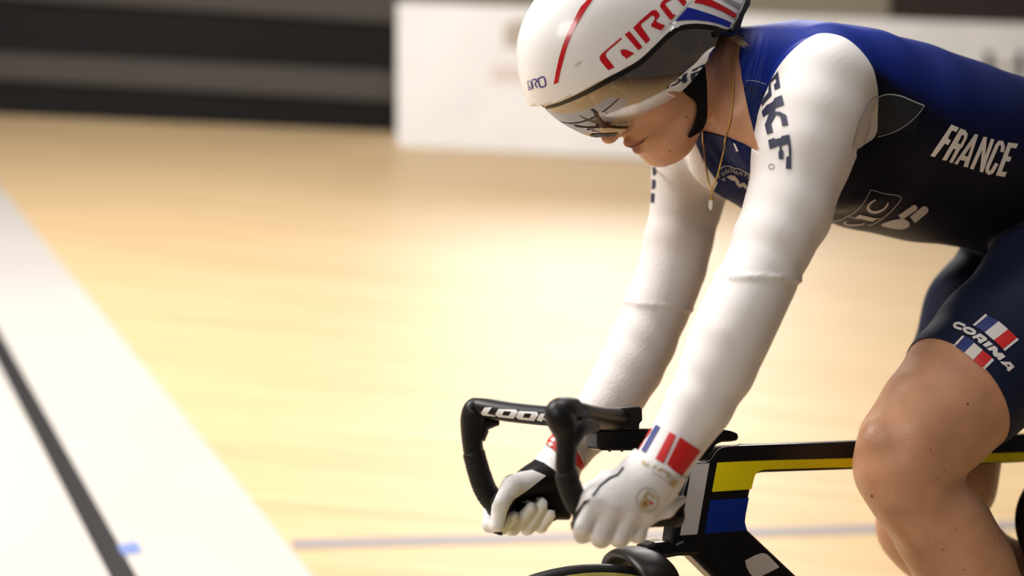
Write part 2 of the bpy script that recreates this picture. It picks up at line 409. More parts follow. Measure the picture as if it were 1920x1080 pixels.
# ================================================================== the rider's body as one implicit surface
# (pixel sections of each limb: centre x, centre y, half width, distance from the bike's mid plane)
nearA = [(1542,168,98,.150),(1521,235,95,.160),(1504,290,88,.168),(1476,400,77,.178),(1449,455,71,.184),(1424,520,67,.190),(1402,560,69,.192),(1383,600,69,.193),(1365,640,68,.193),(1346,690,65,.190),(1310,760,58,.184),(1284,803,49,.180),(1262,838,45,.178),(1240,872,44,.176),(1222,897,42,.177)]
farA = [(1292,345,64,-.168),(1287,385,62,-.172),(1272,450,60,-.178),(1262,500,58,-.182),(1247,542,57,-.186),(1231,580,58,-.188),(1206,640,58,-.188),(1182,690,57,-.184),(1158,732,53,-.18),(1132,768,47,-.176),(1100,808,41,-.174),(1066,846,38,-.172),(1046,872,36,-.172)]
NA = [sec(*s) for s in nearA]; FA = [sec(*s) for s in farA]
sh = NA[0]; shm = (sh[0]*np.array([1, -1, 1]), sh[1]); sh2 = (NA[1][0]*np.array([1, -1, 1]), NA[1][1])
FA = [shm, sh2] + FA
torso = [(1432,212,84),(1480,208,128),(1560,228,158),(1650,256,166),(1750,284,160),(1850,306,150),(1950,330,150),(2060,372,150)]
TO = [sec(x, y, h, 0) for x, y, h in torso]
nearL = [(2040,520,150,.085),(1985,548,138,.095),(1883,646,124,.105),(1818,716,117,.108),(1757,783,105,.110),(1708,842,94,.110),(1691,882,82,.110),(1716,930,76,.110),(1768,994,86,.108),(1806,1057,86,.106),(1850,1135,76,.104),(1896,1230,56,.102),(1940,1325,40,.10),(1955,1375,36,.10)]
farL = [(2000,470,130,-.085),(1930,500,118,-.09),(1850,590,108,-.095),(1800,730,104,-.10),(1762,900,96,-.10),(1728,988,78,-.10),(1748,1018,70,-.10),(1800,1034,77,-.10),(1885,1090,73,-.10),(1955,1180,52,-.10),(2010,1262,34,-.10),(2040,1300,32,-.10)]
NL = [sec(*s) for s in nearL]; FL = [sec(*s) for s in farL]
PIT = math.radians(46); cp, sp = math.cos(PIT), math.sin(PIT); HS = 1.12
HC = L(1212, 99, 0)
def hloc(f, s, t): return HC + HS*(f*np.array([cp, 0, -sp]) + t*np.array([sp, 0, cp]) + s*np.array([0, 1.0, 0]))
def hell(c, r):
    """ellipsoid in head coordinates (forward, left, up); mirrored when c[1] != 0"""
    c = np.array(c, float)*HS; r = np.array(r, float)*HS; ctr = HC + c[0]*np.array([cp, 0, -sp]) + c[2]*np.array([sp, 0, cp])
    def fn(U, V, W):
        x = U-HC[0]; z = W-HC[2]; f = x*cp-z*sp-c[0]; t = x*sp+z*cp-c[2]; s = (np.abs(V) if c[1] else V)-c[1]
        k0 = np.sqrt((f/r[0])**2+(s/r[1])**2+(t/r[2])**2); k1 = np.sqrt((f/r[0]**2)**2+(s/r[1]**2)**2+(t/r[2]**2)**2)
        return k0*(k0-1)/np.maximum(k1, 1e-6)
    R = max(r)+abs(c[1]); return fn, ctr-np.array([R, R, R]), ctr+np.array([R, R, R])
def hcap(a, b, ra, rb):
    a = np.array(a, float)*HS; b = np.array(b, float)*HS; ra *= HS; rb *= HS; d = b-a; dd = d @ d; mir = abs(a[1])+abs(b[1]) > 0
    def fn(U, V, W):
        x = U-HC[0]; z = W-HC[2]; f = x*cp-z*sp-a[0]; t = x*sp+z*cp-a[2]; s = (np.abs(V) if mir else V)-a[1]
        q = np.clip((f*d[0]+s*d[1]+t*d[2])/dd, 0, 1); return np.sqrt((f-q*d[0])**2+(s-q*d[1])**2+(t-q*d[2])**2)-(ra+q*(rb-ra))
    pts = [HC + p[0]*np.array([cp, 0, -sp]) + p[2]*np.array([sp, 0, cp]) for p in (a, b)]; R = max(ra, rb)+max(abs(a[1]), abs(b[1]))
    return fn, np.minimum(*pts)-R, np.maximum(*pts)+R
BULGE = (((1855,690,.150),(1725,812,.150),40,38),((1646,838,.118),(1652,868,.118),34,31),((1700,800,.130),(1656,818,.122),40,30),((1792,965,.145),(1832,1060,.138),46,46),((1690,935,.130),(1720,1000,.130),30,26))
def build(g):
    for p in chain(TO, 1.28): g.add(p, 0.03)
    for sgn in (1, -1):                                           # shoulder blade, trapezius, chest
        g.add(cone(L(1500,135,.03)*[1,sgn,1], L(1600,165,.09)*[1,sgn,1], .062, .070), 0.05)
        g.add(cone(L(1405,130,.0)*[1,sgn,1], L(1535,128,.115)*[1,sgn,1], .040, .055), 0.05)
        g.add(cone(L(1440,262,.06)*[1,sgn,1], L(1560,300,.07)*[1,sgn,1], .055, .070), 0.04)
    for p in chain(NA) + chain(FA): g.add(p, 0.012)
    for p in chain(NL) + chain(FL): g.add(p, 0.02)
    g.add(cone(L(2075,395,.07), L(2075,395,-.07), .115, .115), 0.05)
    for a, b, ra, rb in BULGE:
        g.add(cone(L(*a), L(*b), ra*mpp(*a), rb*mpp(*b)), 0.022)
    # neck
    g.add(cone(hloc(-.030, 0, -.015), L(1425,205,0), .058, .062), 0.035)
    g.add(cone(L(1345,110,0), L(1440,165,0), .040, .055), 0.03)
    g.add(hcap((.0, .032, -.075), (-.02, .03, -.20), .014, .018), 0.03)
    head(g)
def head(g):
    g.add(hell((-.022, 0, .030), (.098, .073, .088)), 0.02)
    g.add(hell((.040, 0, -.020), (.052, .058, .085)), 0.03)
    g.add(hcap((-.004, .047, -.056), (.066, .016, -.099), .018, .019), 0.032)       # jaw line
    g.add(hcap((.010, .034, -.030), (.060, .020, -.085), .034, .026), 0.03)
    g.add(hell((.076, 0, -.098), (.021, .023, .019)), 0.018)                        # chin
    g.add(hell((.072, 0, -.062), (.029, .030, .028)), 0.02)                         # muzzle
    g.add(hell((.058, .036, -.030), (.028, .026, .026)), 0.025)                     # cheek
    g.add(hcap((.090, 0, .005), (.113, 0, -.033), .008, .0105), 0.010)              # nose
    g.add(hell((.115, 0, -.036), (.0115, .0105, .0095)), 0.006)
    g.add(hell((.102, .0095, -.041), (.0105, .0075, .0075)), 0.005)
    g.add(hcap((.1030, 0, -.0590), (.087, .021, -.0650), .0068, .0040), 0.004)       # upper lip
    g.add(hcap((.0990, 0, -.0735), (.085, .019, -.0690), .0078, .0042), 0.004)     # lower lip
    g.add(hcap((.112, 0, -.0658), (.088, .027, -.0668), .0022, .0018), 0.002, sub=True)  # mouth slit
    g.add(hell((.105, .0060, -.0475), (.0035, .0028, .0030)), 0.002, sub=True)      # nostril
    g.add(hell((.083, .032, .004), (.020, .018, .014)), 0.014, sub=True)            # eye socket
    g.add(hell((-.004, .073, -.014), (.018, .008, .029)), 0.006)                    # ear
    g.add(hell((-.003, .080, -.010), (.010, .005, .016)), 0.004, sub=True)
lo = np.array([-.98, -.32, -1.02]); hi = np.array([.30, .34, .62])
G = Grid(lo, hi, 0.0042); build(G); BV, BT = G.mesh(); BV = wor(BV); del G
hc0 = HC
GH = Grid(HC+np.array([-.24, -.115, -.23]), HC+np.array([.15, .115, .13]), 0.0019); build(GH); HV, HT = GH.mesh(); HV = wor(HV); del GH
# seam between the coarse body grid and the fine head grid, along the helmet strap
sa = P(1314, 120, 0); sbq = P(1303, 235, 0); pln = np.cross(sbq-sa, lv); pln /= np.linalg.norm(pln)
if pln @ hv < 0: pln = -pln
clb = loc(BV); dh_ = np.linalg.norm(clb-HC, axis=1); arm_d = np.full(len(BV), 1.0)
for CH in (NA, FA):
    for i in range(len(CH)-1): arm_d = np.minimum(arm_d, cone(CH[i][0], CH[i+1][0], CH[i][1], CH[i+1][1])[0](clb[:, 0], clb[:, 1], clb[:, 2]))
headcut = np.where((dh_ < .235) & (arm_d > .02), (BV-sa) @ pln, -.05)
V2, T2, s2 = split(BV, BT, headcut); b1 = sub(V2, T2[~s2])
V3, T3, s3 = split(HV, HT, (HV-sa) @ pln + 0.0015); h1 = sub(V3, T3[s3])
h1 = (h1[0], h1[1])
SV = np.concatenate([b1[0], h1[0]]); ST = np.concatenate([b1[1], h1[1]+len(b1[0])])
# skin tone, lips, moles
col = np.tile(np.array([0.50, 0.255, 0.145]), (len(SV), 1))
lh = loc(SV)-HC; hf = (lh[:, 0]*cp-lh[:, 2]*sp)/HS; ht = (lh[:, 0]*sp+lh[:, 2]*cp)/HS; hsd = np.abs(lh[:, 1])/HS
lip = np.clip(1-np.sqrt(((hsd)/.021)**2+((ht+.0655)/.0105)**2)**4, 0, 1)*(hf > .074)
col = col*(1-0.75*lip[:, None])+np.array([0.27, 0.085, 0.065])*0.75*lip[:, None]
nz = np.clip(1-np.sqrt(((hsd)/.022)**2+((ht+.036)/.018)**2), 0, 1)*(hf > .09); col = col*(1-.3*nz[:, None])+np.array([.46, .19, .12])*.3*nz[:, None]
brow = np.clip(1-np.sqrt(((hsd-.032)/.018)**2+((ht-.020)/.004)**2)**2, 0, 1)*(hf > .05); col = col*(1-.7*brow[:, None])+np.array([.12, .06, .03])*.7*brow[:, None]
M_SKIN = mat('skin', (0.5, 0.27, 0.165), 0.42, attr='Col', noise=0.12, nscale=22, bump=0.25, bscale=420, sss=0.12, spec=0.45)
person = empty('person', wor(np.array([-.62, 0, -.90])), 'cyclist in blue and white race suit crouched low over drop handlebars', 'person')
body = mk('body', SV, ST, M_SKIN, person, True, col)
skin_tree = bvh((SV, ST))
M_MOLE = mat('mole', (0.17, 0.07, 0.04), 0.6)
for i, (x, y, r) in enumerate([(1287,219,1.8),(1247,250,1.3),(1227,250,1.2),(1814,758,3.0),(1840,812,1.6),(1256,283,1.8),(1757,898,1.6),(1772,884,1.8),(1793,993,2.0),(1768,1030,2.0),(1806,1068,1.8),(1864,1016,1.6),(1745,842,1.8),(1635,930,3.2),(1740,1010,1.4)]):
    decal('mole', [[(x+.85*r*math.cos(a), y+.85*r*math.sin(a)) for a in np.linspace(0, 2*math.pi, 9)[:-1]]], skin_tree, M_MOLE, body, 0.0006)
decal('mouth_line', stroke([tuple(p) for p in cat([(1178,275.5),(1190,273.5),(1200,269),(1208,264)], 4)], [1.8]*13), skin_tree, mat('mouth_dark', (.10, .025, .02), .6), body, .0008, 3)
M_EYE = mat('eye_white', (0.7, 0.66, 0.62), 0.2); M_IRIS = mat('iris', (0.05, 0.07, 0.08), 0.2)
def ball(name, c, r, m, parent, n=12):
    V = []; Fc = []
    for i in range(n+1):
        for j in range(2*n):
            a = math.pi*i/n; b = math.pi*j/n; V.append(np.array(c)+r*np.array([math.sin(a)*math.cos(b), math.sin(a)*math.sin(b), math.cos(a)]))
    for i in range(n):
        for j in range(2*n): Fc.append((i*2*n+j, i*2*n+(j+1) % (2*n), (i+1)*2*n+(j+1) % (2*n), (i+1)*2*n+j))
    return mk(name, V, Fc, m, parent)
for s in (1, -1):
    e = ball('eye', wor(hloc(.072, s*.031, .003)), .0125*HS, M_EYE, person)
    ball('iris', wor(hloc(.0805, s*.0315, .001)), .0060*HS, M_IRIS, e, 8)

# ------------------------------------------------------------------ clothing cut from the same surface
cl = loc(BV); nB = normals(BV, BT)
mir = BV.copy(); mirL = cl*np.array([1, -1, 1]); mirW = wor(mirL)
pxn = proj(BV); pxm = proj(mirW)
px2 = np.where((cl[:, 1] >= 0)[:, None], pxn, pxm)                 # every vertex as seen on the near side
armG = np.full(len(BV), 1.0)
for side_, CH in ((1, NA), (-1, FA)):
    for i in range(len(CH)-1):
        fn, _, _ = cone(CH[i][0], CH[i+1][0], CH[i][1], CH[i+1][1])
        d = fn(cl[:, 0], cl[:, 1], cl[:, 2]); armG = np.minimum(armG, np.where(np.sign(cl[:, 1]) == side_, d, 1))
SLV = cat([(1395,330),(1412,262),(1424,212),(1440,168),(1460,128),(1487,96),(1518,72),(1545,64),(1582,72),(1612,96),(1634,128),(1643,165),(1648,212),(1645,245),(1636,262),(1618,273),(1604,281),(1606,300)], 5)
SLV = [tuple(p) for p in SLV]+[(1612,340),(1600,420),(1480,960),(900,960),(1200,640)]
sl_near = np.minimum(polyf(px2, SLV)*0.00075, np.interp(px2[:, 1], [270, 310], [.020, .007])-armG)
FSL = [(1150,240),(1297,243),(1306,268),(1316,292),(1330,318),(1342,334),(1346,342),(1338,356),(1310,440),(1150,440)]
sl_near = np.maximum(sl_near, np.where(cl[:, 1] < -.03, np.minimum(polyf(pxn, FSL)*.00075, (-.03-cl[:, 1])), -.05))
cutw = lambda q, c, ax: (q-c) @ ax                                   # signed distance to a plane
wrN = (NA[-1][0]-NA[-3][0]); wrN /= np.linalg.norm(wrN); wrF = FA[-1][0]-FA[-3][0]; wrF /= np.linalg.norm(wrF)
COLLAR = [(1290,40),(1392,70),(1388,86),(1386,112),(1391,145),(1397,178),(1406,215),(1415,250),(1427,288),(1400,272),(1366,257),(1335,249),(1308,243),(1285,250),(1240,200)]
neck = polyf(pxn, [tuple(p) for p in COLLAR])*0.00075
# hems of the shorts: planes across the thighs
def thigh_plane(px_a, px_b, v, tilt):
    a, b = L(*px_a, v), L(*px_b, v); ax = (b-a); return a, b, ax
kneeN, hipN = NL[6][0], NL[2][0]; axN = kneeN-hipN; axN /= np.linalg.norm(axN)
axN = axN + np.array([0, .40, 0]); axN /= np.linalg.norm(axN)
kneeF, hipF = FL[5][0], FL[2][0]; axF = kneeF-hipF; axF /= np.linalg.norm(axF)
h_a, h_m, h_c = [loc(np.array(cast(skin_tree, *q_)[0])) for q_ in ((1728,637), (1812,660), (1884,748))]; hn_ = np.cross(h_m-h_a, h_c-h_a); hn_ /= np.linalg.norm(hn_); hn_ = hn_*np.sign(hn_ @ (kneeN-hipN)); hemN = (cl-h_a) @ hn_; hemF = (cl-FL[3][0]) @ axF
isN = cl[:, 1] >= 0
hem = np.where(isN, hemN, hemF-.02)
waist = (cl-L(1830,380,0)) @ (np.array([-1.0, 0, -.35])/np.linalg.norm([1, .35]))   # >0 towards the legs
legd = np.full(len(BV), 1.0)
for CH in (NL[:7], FL[:6]):
    for i in range(len(CH)-1):
        fn, _, _ = cone(CH[i][0], CH[i+1][0], CH[i][1], CH[i+1][1]); legd = np.minimum(legd, fn(cl[:, 0], cl[:, 1], cl[:, 2]))
shin = np.full(len(BV), 1.0)
for CH in (NL[5:], FL[4:]):
    for i in range(len(CH)-1):
        fn, _, _ = cone(CH[i][0], CH[i+1][0], CH[i][1], CH[i+1][1]); shin = np.minimum(shin, fn(cl[:, 0], cl[:, 1], cl[:, 2]))
for a_, b_, ra_0, rb_0 in BULGE[1:]:
    shin = np.minimum(shin, cone(L(*a_), L(*b_), ra_0*mpp(*a_), rb_0*mpp(*b_))[0](cl[:, 0], cl[:, 1], cl[:, 2]))
hemall = np.where((legd < .03) | (shin < .03), np.maximum(hem, np.where((shin < .012) & (legd > .012), .02, -1)), -1.0)
wrist_end = np.where(isN, (cl-(NA[-1][0]+wrN*.004)) @ wrN, (cl-(FA[-1][0]+wrF*.004)) @ wrF)
armwrist = np.where(armG < 0.015, -wrist_end, 1.0)
D = BV + nB*0.0016
# below the torso line: legs
belly = np.where((cl[:, 2] < L(1830,440,0)[2]) | (waist > 0.0), 1, -1)
legf = np.minimum(0.012-legd, (L(1800,455,0)[2]+.30*(L(1800,455,0)[0]-cl[:, 0])-cl[:, 2])+.0)
def carve(V, T, fields):
    """fields: list of (name, field); successive cuts, first match wins; the rest is returned last"""
    out = {}; n0 = len(V); F_ = [f.copy() for _, f in fields]
    cur = (V, T, F_)
    for i, (nm, _) in enumerate(fields):
        Vc, Tc, Fc_ = cur; f = Fc_[i]
        ext = np.concatenate([Vc]+[g[:, None] for g in Fc_], 1)
        E2, Tn, sd = split(ext, Tc, f)
        def take(mask):
            u, inv = np.unique(Tn[mask], return_inverse=True); e = E2[u]; return e[:, :3], inv.reshape(-1, 3), [e[:, 3+k] for k in range(len(Fc_))]
        out[nm] = take(sd)[:2] if sd.any() else None
        cur = take(~sd)
    out['rest'] = cur[:2]; return out
pieces = carve(D, BT, [('hidden_head', headcut), ('skin_neck', neck), ('skin_leg', hemall), ('skin_hand', np.where(armG < .03, wrist_end, -1.0)), ('sleeves', sl_near), ('shorts', legf)])
M_WHITE = mat('sleeve_white', (0.73, 0.70, 0.685), 0.62, bump=0.10, bscale=900, spec=0.2)
M_NAVY = mat('shorts_navy', (0.0085, 0.0125, 0.036), 0.62, bump=0.12, bscale=900, spec=0.15)
M_JERSEY = mat('jersey_blue', (0.004, 0.012, 0.12), 0.55, attr='Col', bump=0.10, bscale=900, spec=0.15)
# jersey print, with light from above worked into its fade: royal blue across the shoulders and back fading to black-navy on the flank
JV, JT = pieces['rest']; jp = proj(JV); jl = loc(JV)
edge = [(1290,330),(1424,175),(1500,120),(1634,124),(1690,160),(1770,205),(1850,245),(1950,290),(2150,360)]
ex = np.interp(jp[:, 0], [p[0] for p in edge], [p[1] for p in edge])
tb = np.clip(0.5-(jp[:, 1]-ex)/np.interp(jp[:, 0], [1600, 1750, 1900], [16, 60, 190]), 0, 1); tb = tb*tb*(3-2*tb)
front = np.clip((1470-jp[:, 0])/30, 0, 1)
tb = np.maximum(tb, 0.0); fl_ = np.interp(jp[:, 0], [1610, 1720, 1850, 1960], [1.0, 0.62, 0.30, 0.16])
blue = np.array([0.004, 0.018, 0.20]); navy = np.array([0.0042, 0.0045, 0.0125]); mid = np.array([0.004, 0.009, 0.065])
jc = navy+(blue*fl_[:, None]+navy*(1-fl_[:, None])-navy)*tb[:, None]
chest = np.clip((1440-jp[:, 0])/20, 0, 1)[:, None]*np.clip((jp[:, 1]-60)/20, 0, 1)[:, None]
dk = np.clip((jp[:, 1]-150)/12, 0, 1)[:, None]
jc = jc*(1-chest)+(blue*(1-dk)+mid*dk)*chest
# cloth pull-folds by the collar
nJ = normals(JV, JT); fx = np.clip(1-np.hypot((jp[:, 0]-1415)/42, (jp[:, 1]-125)/75), 0, 1)
JV = JV + nJ*(0.0016*fx*np.sin((jp[:, 0]+0.25*jp[:, 1])*0.42))[:, None]
fx = np.clip(1-np.hypot((jp[:, 0]-1365)/60, (jp[:, 1]-290)/45), 0, 1); JV = JV + nJ*(0.0016*fx*np.sin((jp[:, 0]*.8-0.5*jp[:, 1])*0.36))[:, None]
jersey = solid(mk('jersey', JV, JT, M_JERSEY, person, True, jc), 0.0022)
SLm = pieces['sleeves']; sl_loc = loc(SLm[0]); cen = sl_loc[SLm[1]].mean(1)[:, 1]
slN = sub(SLm[0], SLm[1][cen >= 0]); slF = sub(SLm[0], SLm[1][cen < 0])
def sleeve_detail(V, T, CH, band, seed):
    """a seam ridge round the elbow and soft folds"""
    q = loc(V); n = normals(V, T); a = CH[band][0]; p1, p2, vv = seed; p1 = P(*p1, vv); p2 = P(*p2, vv); ax = np.cross(p2-p1, p1-CAM) @ B3.T; ax /= np.linalg.norm(ax); ax = ax*np.sign(ax @ (CH[band+1][0]-CH[band][0])); a = loc((p1+p2)/2)+(loc((p1+p2)/2)-loc(CAM))*0
    d = (q-a) @ ax; r = np.linalg.norm(q-a-d[:, None]*ax, axis=1); m = (r < .09)
    dd = d+.004*np.sin(8*(q[:, 1]-a[1])/.05)*0.3
    V = V + n*((0.0024*np.exp(-(dd/.0030)**2)-0.0016*(dd > 0)*np.exp(-(dd/.05)))*m)[:, None]
    return V
slN = (sleeve_detail(*slN, NA, 5, ((1352,517), (1497,526), .19)), slN[1]); slF = (sleeve_detail(*slF, FA, 7, ((1168,566), (1297,583), -.187)), slF[1])
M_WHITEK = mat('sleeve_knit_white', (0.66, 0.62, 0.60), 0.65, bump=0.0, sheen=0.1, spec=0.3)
nt = M_WHITEK.node_tree; tcx = nt.nodes.new('ShaderNodeTexCoord'); vo = nt.nodes.new('ShaderNodeTexVoronoi'); vo.inputs['Scale'].default_value = 330
bpn = nt.nodes.new('ShaderNodeBump'); bpn.inputs['Strength'].default_value = 0.35; bpn.inputs['Distance'].default_value = 0.0012
nt.links.new(tcx.outputs['Object'], vo.inputs['Vector']); nt.links.new(vo.outputs['Distance'], bpn.inputs['Height']); nt.links.new(bpn.outputs['Normal'], nt.nodes['Principled BSDF'].inputs['Normal'])
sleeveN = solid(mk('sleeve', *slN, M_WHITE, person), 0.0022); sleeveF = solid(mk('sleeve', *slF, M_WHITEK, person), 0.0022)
SHm = pieces['shorts']; shorts = solid(mk('shorts', *SHm, M_NAVY, person), 0.0022)
suit_tree = bvh(slN, slF, SHm, (JV, JT), (SV, ST))
jersey_tree = bvh((JV, JT))

# ------------------------------------------------------------------ print on the race suit
M_PWHITE = mat('print_white', (0.66, 0.62, 0.60), 0.55); M_PGREY = mat('print_silver_grey', (0.40, 0.37, 0.37), 0.5); M_PNAVY = mat('print_navy', (0.010, 0.013, 0.045), 0.6)
M_PRED = mat('print_red', (0.55, 0.012, 0.012), 0.55); M_PBLUE = mat('print_blue', (0.006, 0.018, 0.155), 0.55)
S_ = [(535,155),(580,480),(470,535),(455,430),(500,380),(495,310),(470,300),(385,385),(408,640),(285,760),(205,865),(212,720),(240,715),(345,575),(355,380)]
K_ = [(610,635),(655,835),(485,895),(480,925),(690,1035),(710,1080)]
sA = lambda p: zm(p, 1410, 120, 10.8); sB = lambda p: zm(p, 1410, 210, 9.0)
K1 = sA([(610,635),(655,835),(485,895),(470,950),(360,990),(240,1075),(215,960),(320,825),(350,820),(440,760),(460,700)])
K2 = sB([(440,0),(475,0),(580,55),(612,225),(515,245),(485,90),(410,50),(330,200),(362,345),(262,385),(225,225),(300,20),(195,90),(175,0)])
F_l = sB([(280,480),(375,440),(405,460),(490,440),(505,410),(632,385),(665,640),(660,965),(570,960),(580,760),(625,750),(615,560),(590,545),(505,570),(500,620),(535,670),(530,800),(455,800),(450,670),(470,650),(465,580),(440,575),(395,600),(305,630)])
decal('brand_lettering', [sA(S_), K1, K2, F_l] + stroke([(1447+5*math.cos(a), 313+5*math.sin(a)) for a in np.linspace(0, 6.28, 9)[:-1]], 1.2, True), suit_tree, M_PNAVY, sleeveN, .0012, 4)
fz = lambda p: zm(p, 1620, 200, 5.4)
FR = [fz([(880,180),(955,212),(930,258),(885,240),(845,320),(875,340),(848,388),(815,372),(712,508),(668,495)]),
      [fz([(970,220),(1022,238),(1045,275),(1035,320),(990,410),(970,425),(890,570),(858,558),(925,430),(900,425),(830,545),(787,535)]), fz([(988,282),(1008,295),(1003,322),(972,378),(945,368)])],
      [fz([(1118,275),(1150,285),(1045,612),(1003,602),(1018,548),(968,535),(940,585),(908,572)]), fz([(1086,385),(1046,505),(1012,492)])]]
FR += zstroke([(1222,312),(1085,628)], 38, 1620, 200, 5.4)+zstroke([(1222,306),(1186,655)], 36, 1620, 200, 5.4)+zstroke([(1298,328),(1182,658)], 36, 1620, 200, 5.4)
FR += zstroke([(1392,458),(1402,400),(1390,365),(1365,362),(1342,390),(1245,615),(1242,650),(1262,668),(1292,655),(1340,572)], 37, 1620, 200, 5.4)
FR += [fz([(1455,362),(1555,375),(1535,422),(1480,415),(1450,500),(1488,508),(1470,555),(1430,550),(1390,655),(1443,658),(1420,708),(1330,692)])]
decal('country_lettering', FR, suit_tree, M_PWHITE, jersey, .0012, 5)
cz = lambda p: zm(p, 1520, 340, 5.4)
CI = []
for ln in ([(605,80),(760,122),(915,155),(830,280),(720,375),(640,425),(575,440)], [(605,80),(540,200),(460,290),(380,345),(300,385),(205,398)], [(380,345),(445,366),(560,372),(705,372)]): CI += zstroke([tuple(p) for p in cat(ln, 4)], 6, 1520, 340, 5.4)
arc = cat([(655,180),(600,215),(578,258),(598,292),(650,308),(710,292),(755,262),(785,212)], 3)
CI += stroke(zm([tuple(p) for p in arc], 1520, 340, 5.4), [w/5.4 for w in np.interp(np.arange(len(arc)), [0, 8, 14, 21], [16, 30, 24, 14])])
CI += [cz([(495,330),(640,366),(690,370),(665,378),(630,400),(450,362)])]
arc = cat([(365,400),(340,415),(375,434),(450,436),(520,430),(545,418)], 3); CI += stroke(zm([tuple(p) for p in arc], 1520, 340, 5.4), 12/5.4)
decal('sponsor_box', CI, jersey_tree, M_PGREY, jersey, .0012, 5)
def capsule(a, b, r, cut_a=True):
    a = np.array(a, float); b = np.array(b, float); d = (b-a)/np.linalg.norm(b-a); n = np.array([-d[1], d[0]]); out = [tuple(a+n*r), ]
    an = math.atan2(n[1], n[0]); out += [tuple(b+r*np.array([math.cos(an-t), math.sin(an-t)])) for t in np.linspace(0, math.pi, 9)]; out.append(tuple(a-n*r)); return out
decal('sponsor_emblem', [cz(capsule((905,362), (1048,262), 30)), cz(capsule((1030,385), (1150,285), 40)), cz([tuple(p) for p in cat([(710,437),(800,395),(900,375),(960,380),(1000,418),(985,458),(915,478),(820,468)], 3, True)])], suit_tree, M_PGREY, jersey, .0012, 5)
# shorts: flags and wordmark
qz = lambda p: zm(p, 1780, 595, 10.285)
FLG = {'w': [[(455,155),(490,175),(690,0),(610,0)], [(680,300),(950,80),(1130,235),(855,450)], [(1030,620),(1300,400),(1335,435),(1065,655)], [(75,550),(260,355),(293,378),(115,570)], [(290,685),(475,498),(640,635),(460,825)], [(635,980),(820,790),(857,830),(678,1015)]],
       'b': [[(515,175),(700,0),(890,0),(950,75),(680,298),(640,285)], [(120,570),(300,375),(465,465),(470,500),(288,683)]],
       'r': [[(860,450),(1130,237),(1300,395),(1025,612)], [(465,828),(645,638),(820,785),(632,975)]]}
FLG['w'][0] = [(455,155),(490,175),(860,-185),(838,-215)]; FLG['b'][0] = [(510,178),(862,-178),(1010,-60),(950,75),(680,298)]
FLG['w'][0] = [(455,155),(492,180),(735,-25),(700,-60)]; FLG['b'][0] = [(500,182),(738,-22),(945,75),(680,298)]
for k, m in (('w', M_PWHITE), ('b', M_PBLUE), ('r', M_PRED)):
    decal({'w': 'flag_white', 'b': 'flag_blue', 'r': 'flag_red'}[k], [qz(p) for p in FLG[k]], suit_tree, m, shorts, .0012, 5)
CO = zstroke([tuple(p) for p in cat([(310,180),(200,130),(120,140),(105,180),(140,210),(240,245)], 3)], 50, 1780, 595, 10.285)
CO += zstroke([tuple(p) for p in cat([(290,235),(360,220),(455,260),(490,300),(455,328),(370,315),(305,275)], 3, True)], 52, 1780, 595, 10.285, True)
CO += [[qz([(590,320),(720,410),(722,455),(660,480),(600,520),(545,480),(560,440),(520,410),(470,430),(435,390)]), qz([(575,385),(640,420),(620,435),(560,405)])],
       qz([(755,465),(838,530),(700,590),(635,540)]), qz([(860,555),(920,600),(925,690),(1010,695),(1075,765),(960,840),(905,795),(935,775),(870,770),(830,720),(830,640),(775,660),(715,610)]),
       [qz([(965,855),(1165,865),(1245,960),(1135,1050),(1090,1010),(1110,990),(1050,925),(1015,915)]), qz([(1085,915),(1150,922),(1155,945),(1125,960)])]]
decal('wordmark', CO, suit_tree, M_PWHITE, shorts, .0016, 5)
# cuffs of the sleeves: blue, white and red bands
cu = lambda p: zm(p, 1180, 760, 6.75)
decal('cuff_red', [cu([(510,338),(592,382),(430,735),(330,680)]), cu([(640,400),(895,575),(650,905),(470,745)]), cu([(270,305),(300,290),(120,575),(95,560)])], suit_tree, M_PRED, sleeveN, .0012, 4)
decal('cuff_blue', [cu([(345,245),(397,275),(208,605),(155,575)])], suit_tree, M_PBLUE, sleeveN, .0012, 4)
decal('cuff_red', [[(1035,812),(1046,806),(1098,866),(1090,880),(1022,832)]], suit_tree, M_PRED, sleeveF, .0012, 4)
for q_ in ([(1033,824),(1040,820),(1044,826),(1037,830)], [(1028,832),(1034,829),(1039,835),(1032,838)], [(1082,845),(1085,843),(1096,866),(1093,868)]): decal('cuff_white', [q_], suit_tree, M_PWHITE, sleeveF, .0018, 4)
# flank: mesh insert under the arm with its piping and seams
M_PIPE = mat('piping', (0.34, 0.38, 0.42), 0.5)
az = lambda p: zm(p, 1400, 0, 3.6)
top_ = [tuple(p) for p in cat(az([(885,655),(915,643),(970,638),(1040,650),(1110,680),(1195,715)]), 4)]; bot_ = [tuple(p) for p in cat(az([(1195,715),(1150,775),(1070,845),(980,895),(880,925)]), 4)]
M_INS = mat('mesh_insert', (0.010, 0.011, 0.020), 0.6)
decal('mesh_insert', [top_+bot_[1:]], suit_tree, M_INS, jersey, .0010, 6)
decal('piping', stroke(top_, 2.6)+stroke(bot_, 1.4), suit_tree, M_PIPE, jersey, .0018, 5)
decal('insert_rib', sum([stroke([(top_[3][0]-6+i*0.3, 184+i*4.0+0.12*i), (1725-i*0.75*i*0.09, 199+i*3.6)][0:2], 0.7) for i in range(1, 14)], []), suit_tree, mat('insert_rib', (0.03, 0.033, 0.045), 0.6), jersey, .0014, 6)
decal('seam', stroke([tuple(p) for p in cat(az([(0,545),(60,548),(140,572)]), 3)], 1.0), suit_tree, M_PIPE, jersey, .0012, 5)
decal('seam', stroke([tuple(p) for p in cat(az([(872,655),(820,700),(775,790),(740,900),(712,1000)]), 4)], 1.0), suit_tree, mat('seam_white', (.62, .58, .56), .6), sleeveN, .0012, 5)
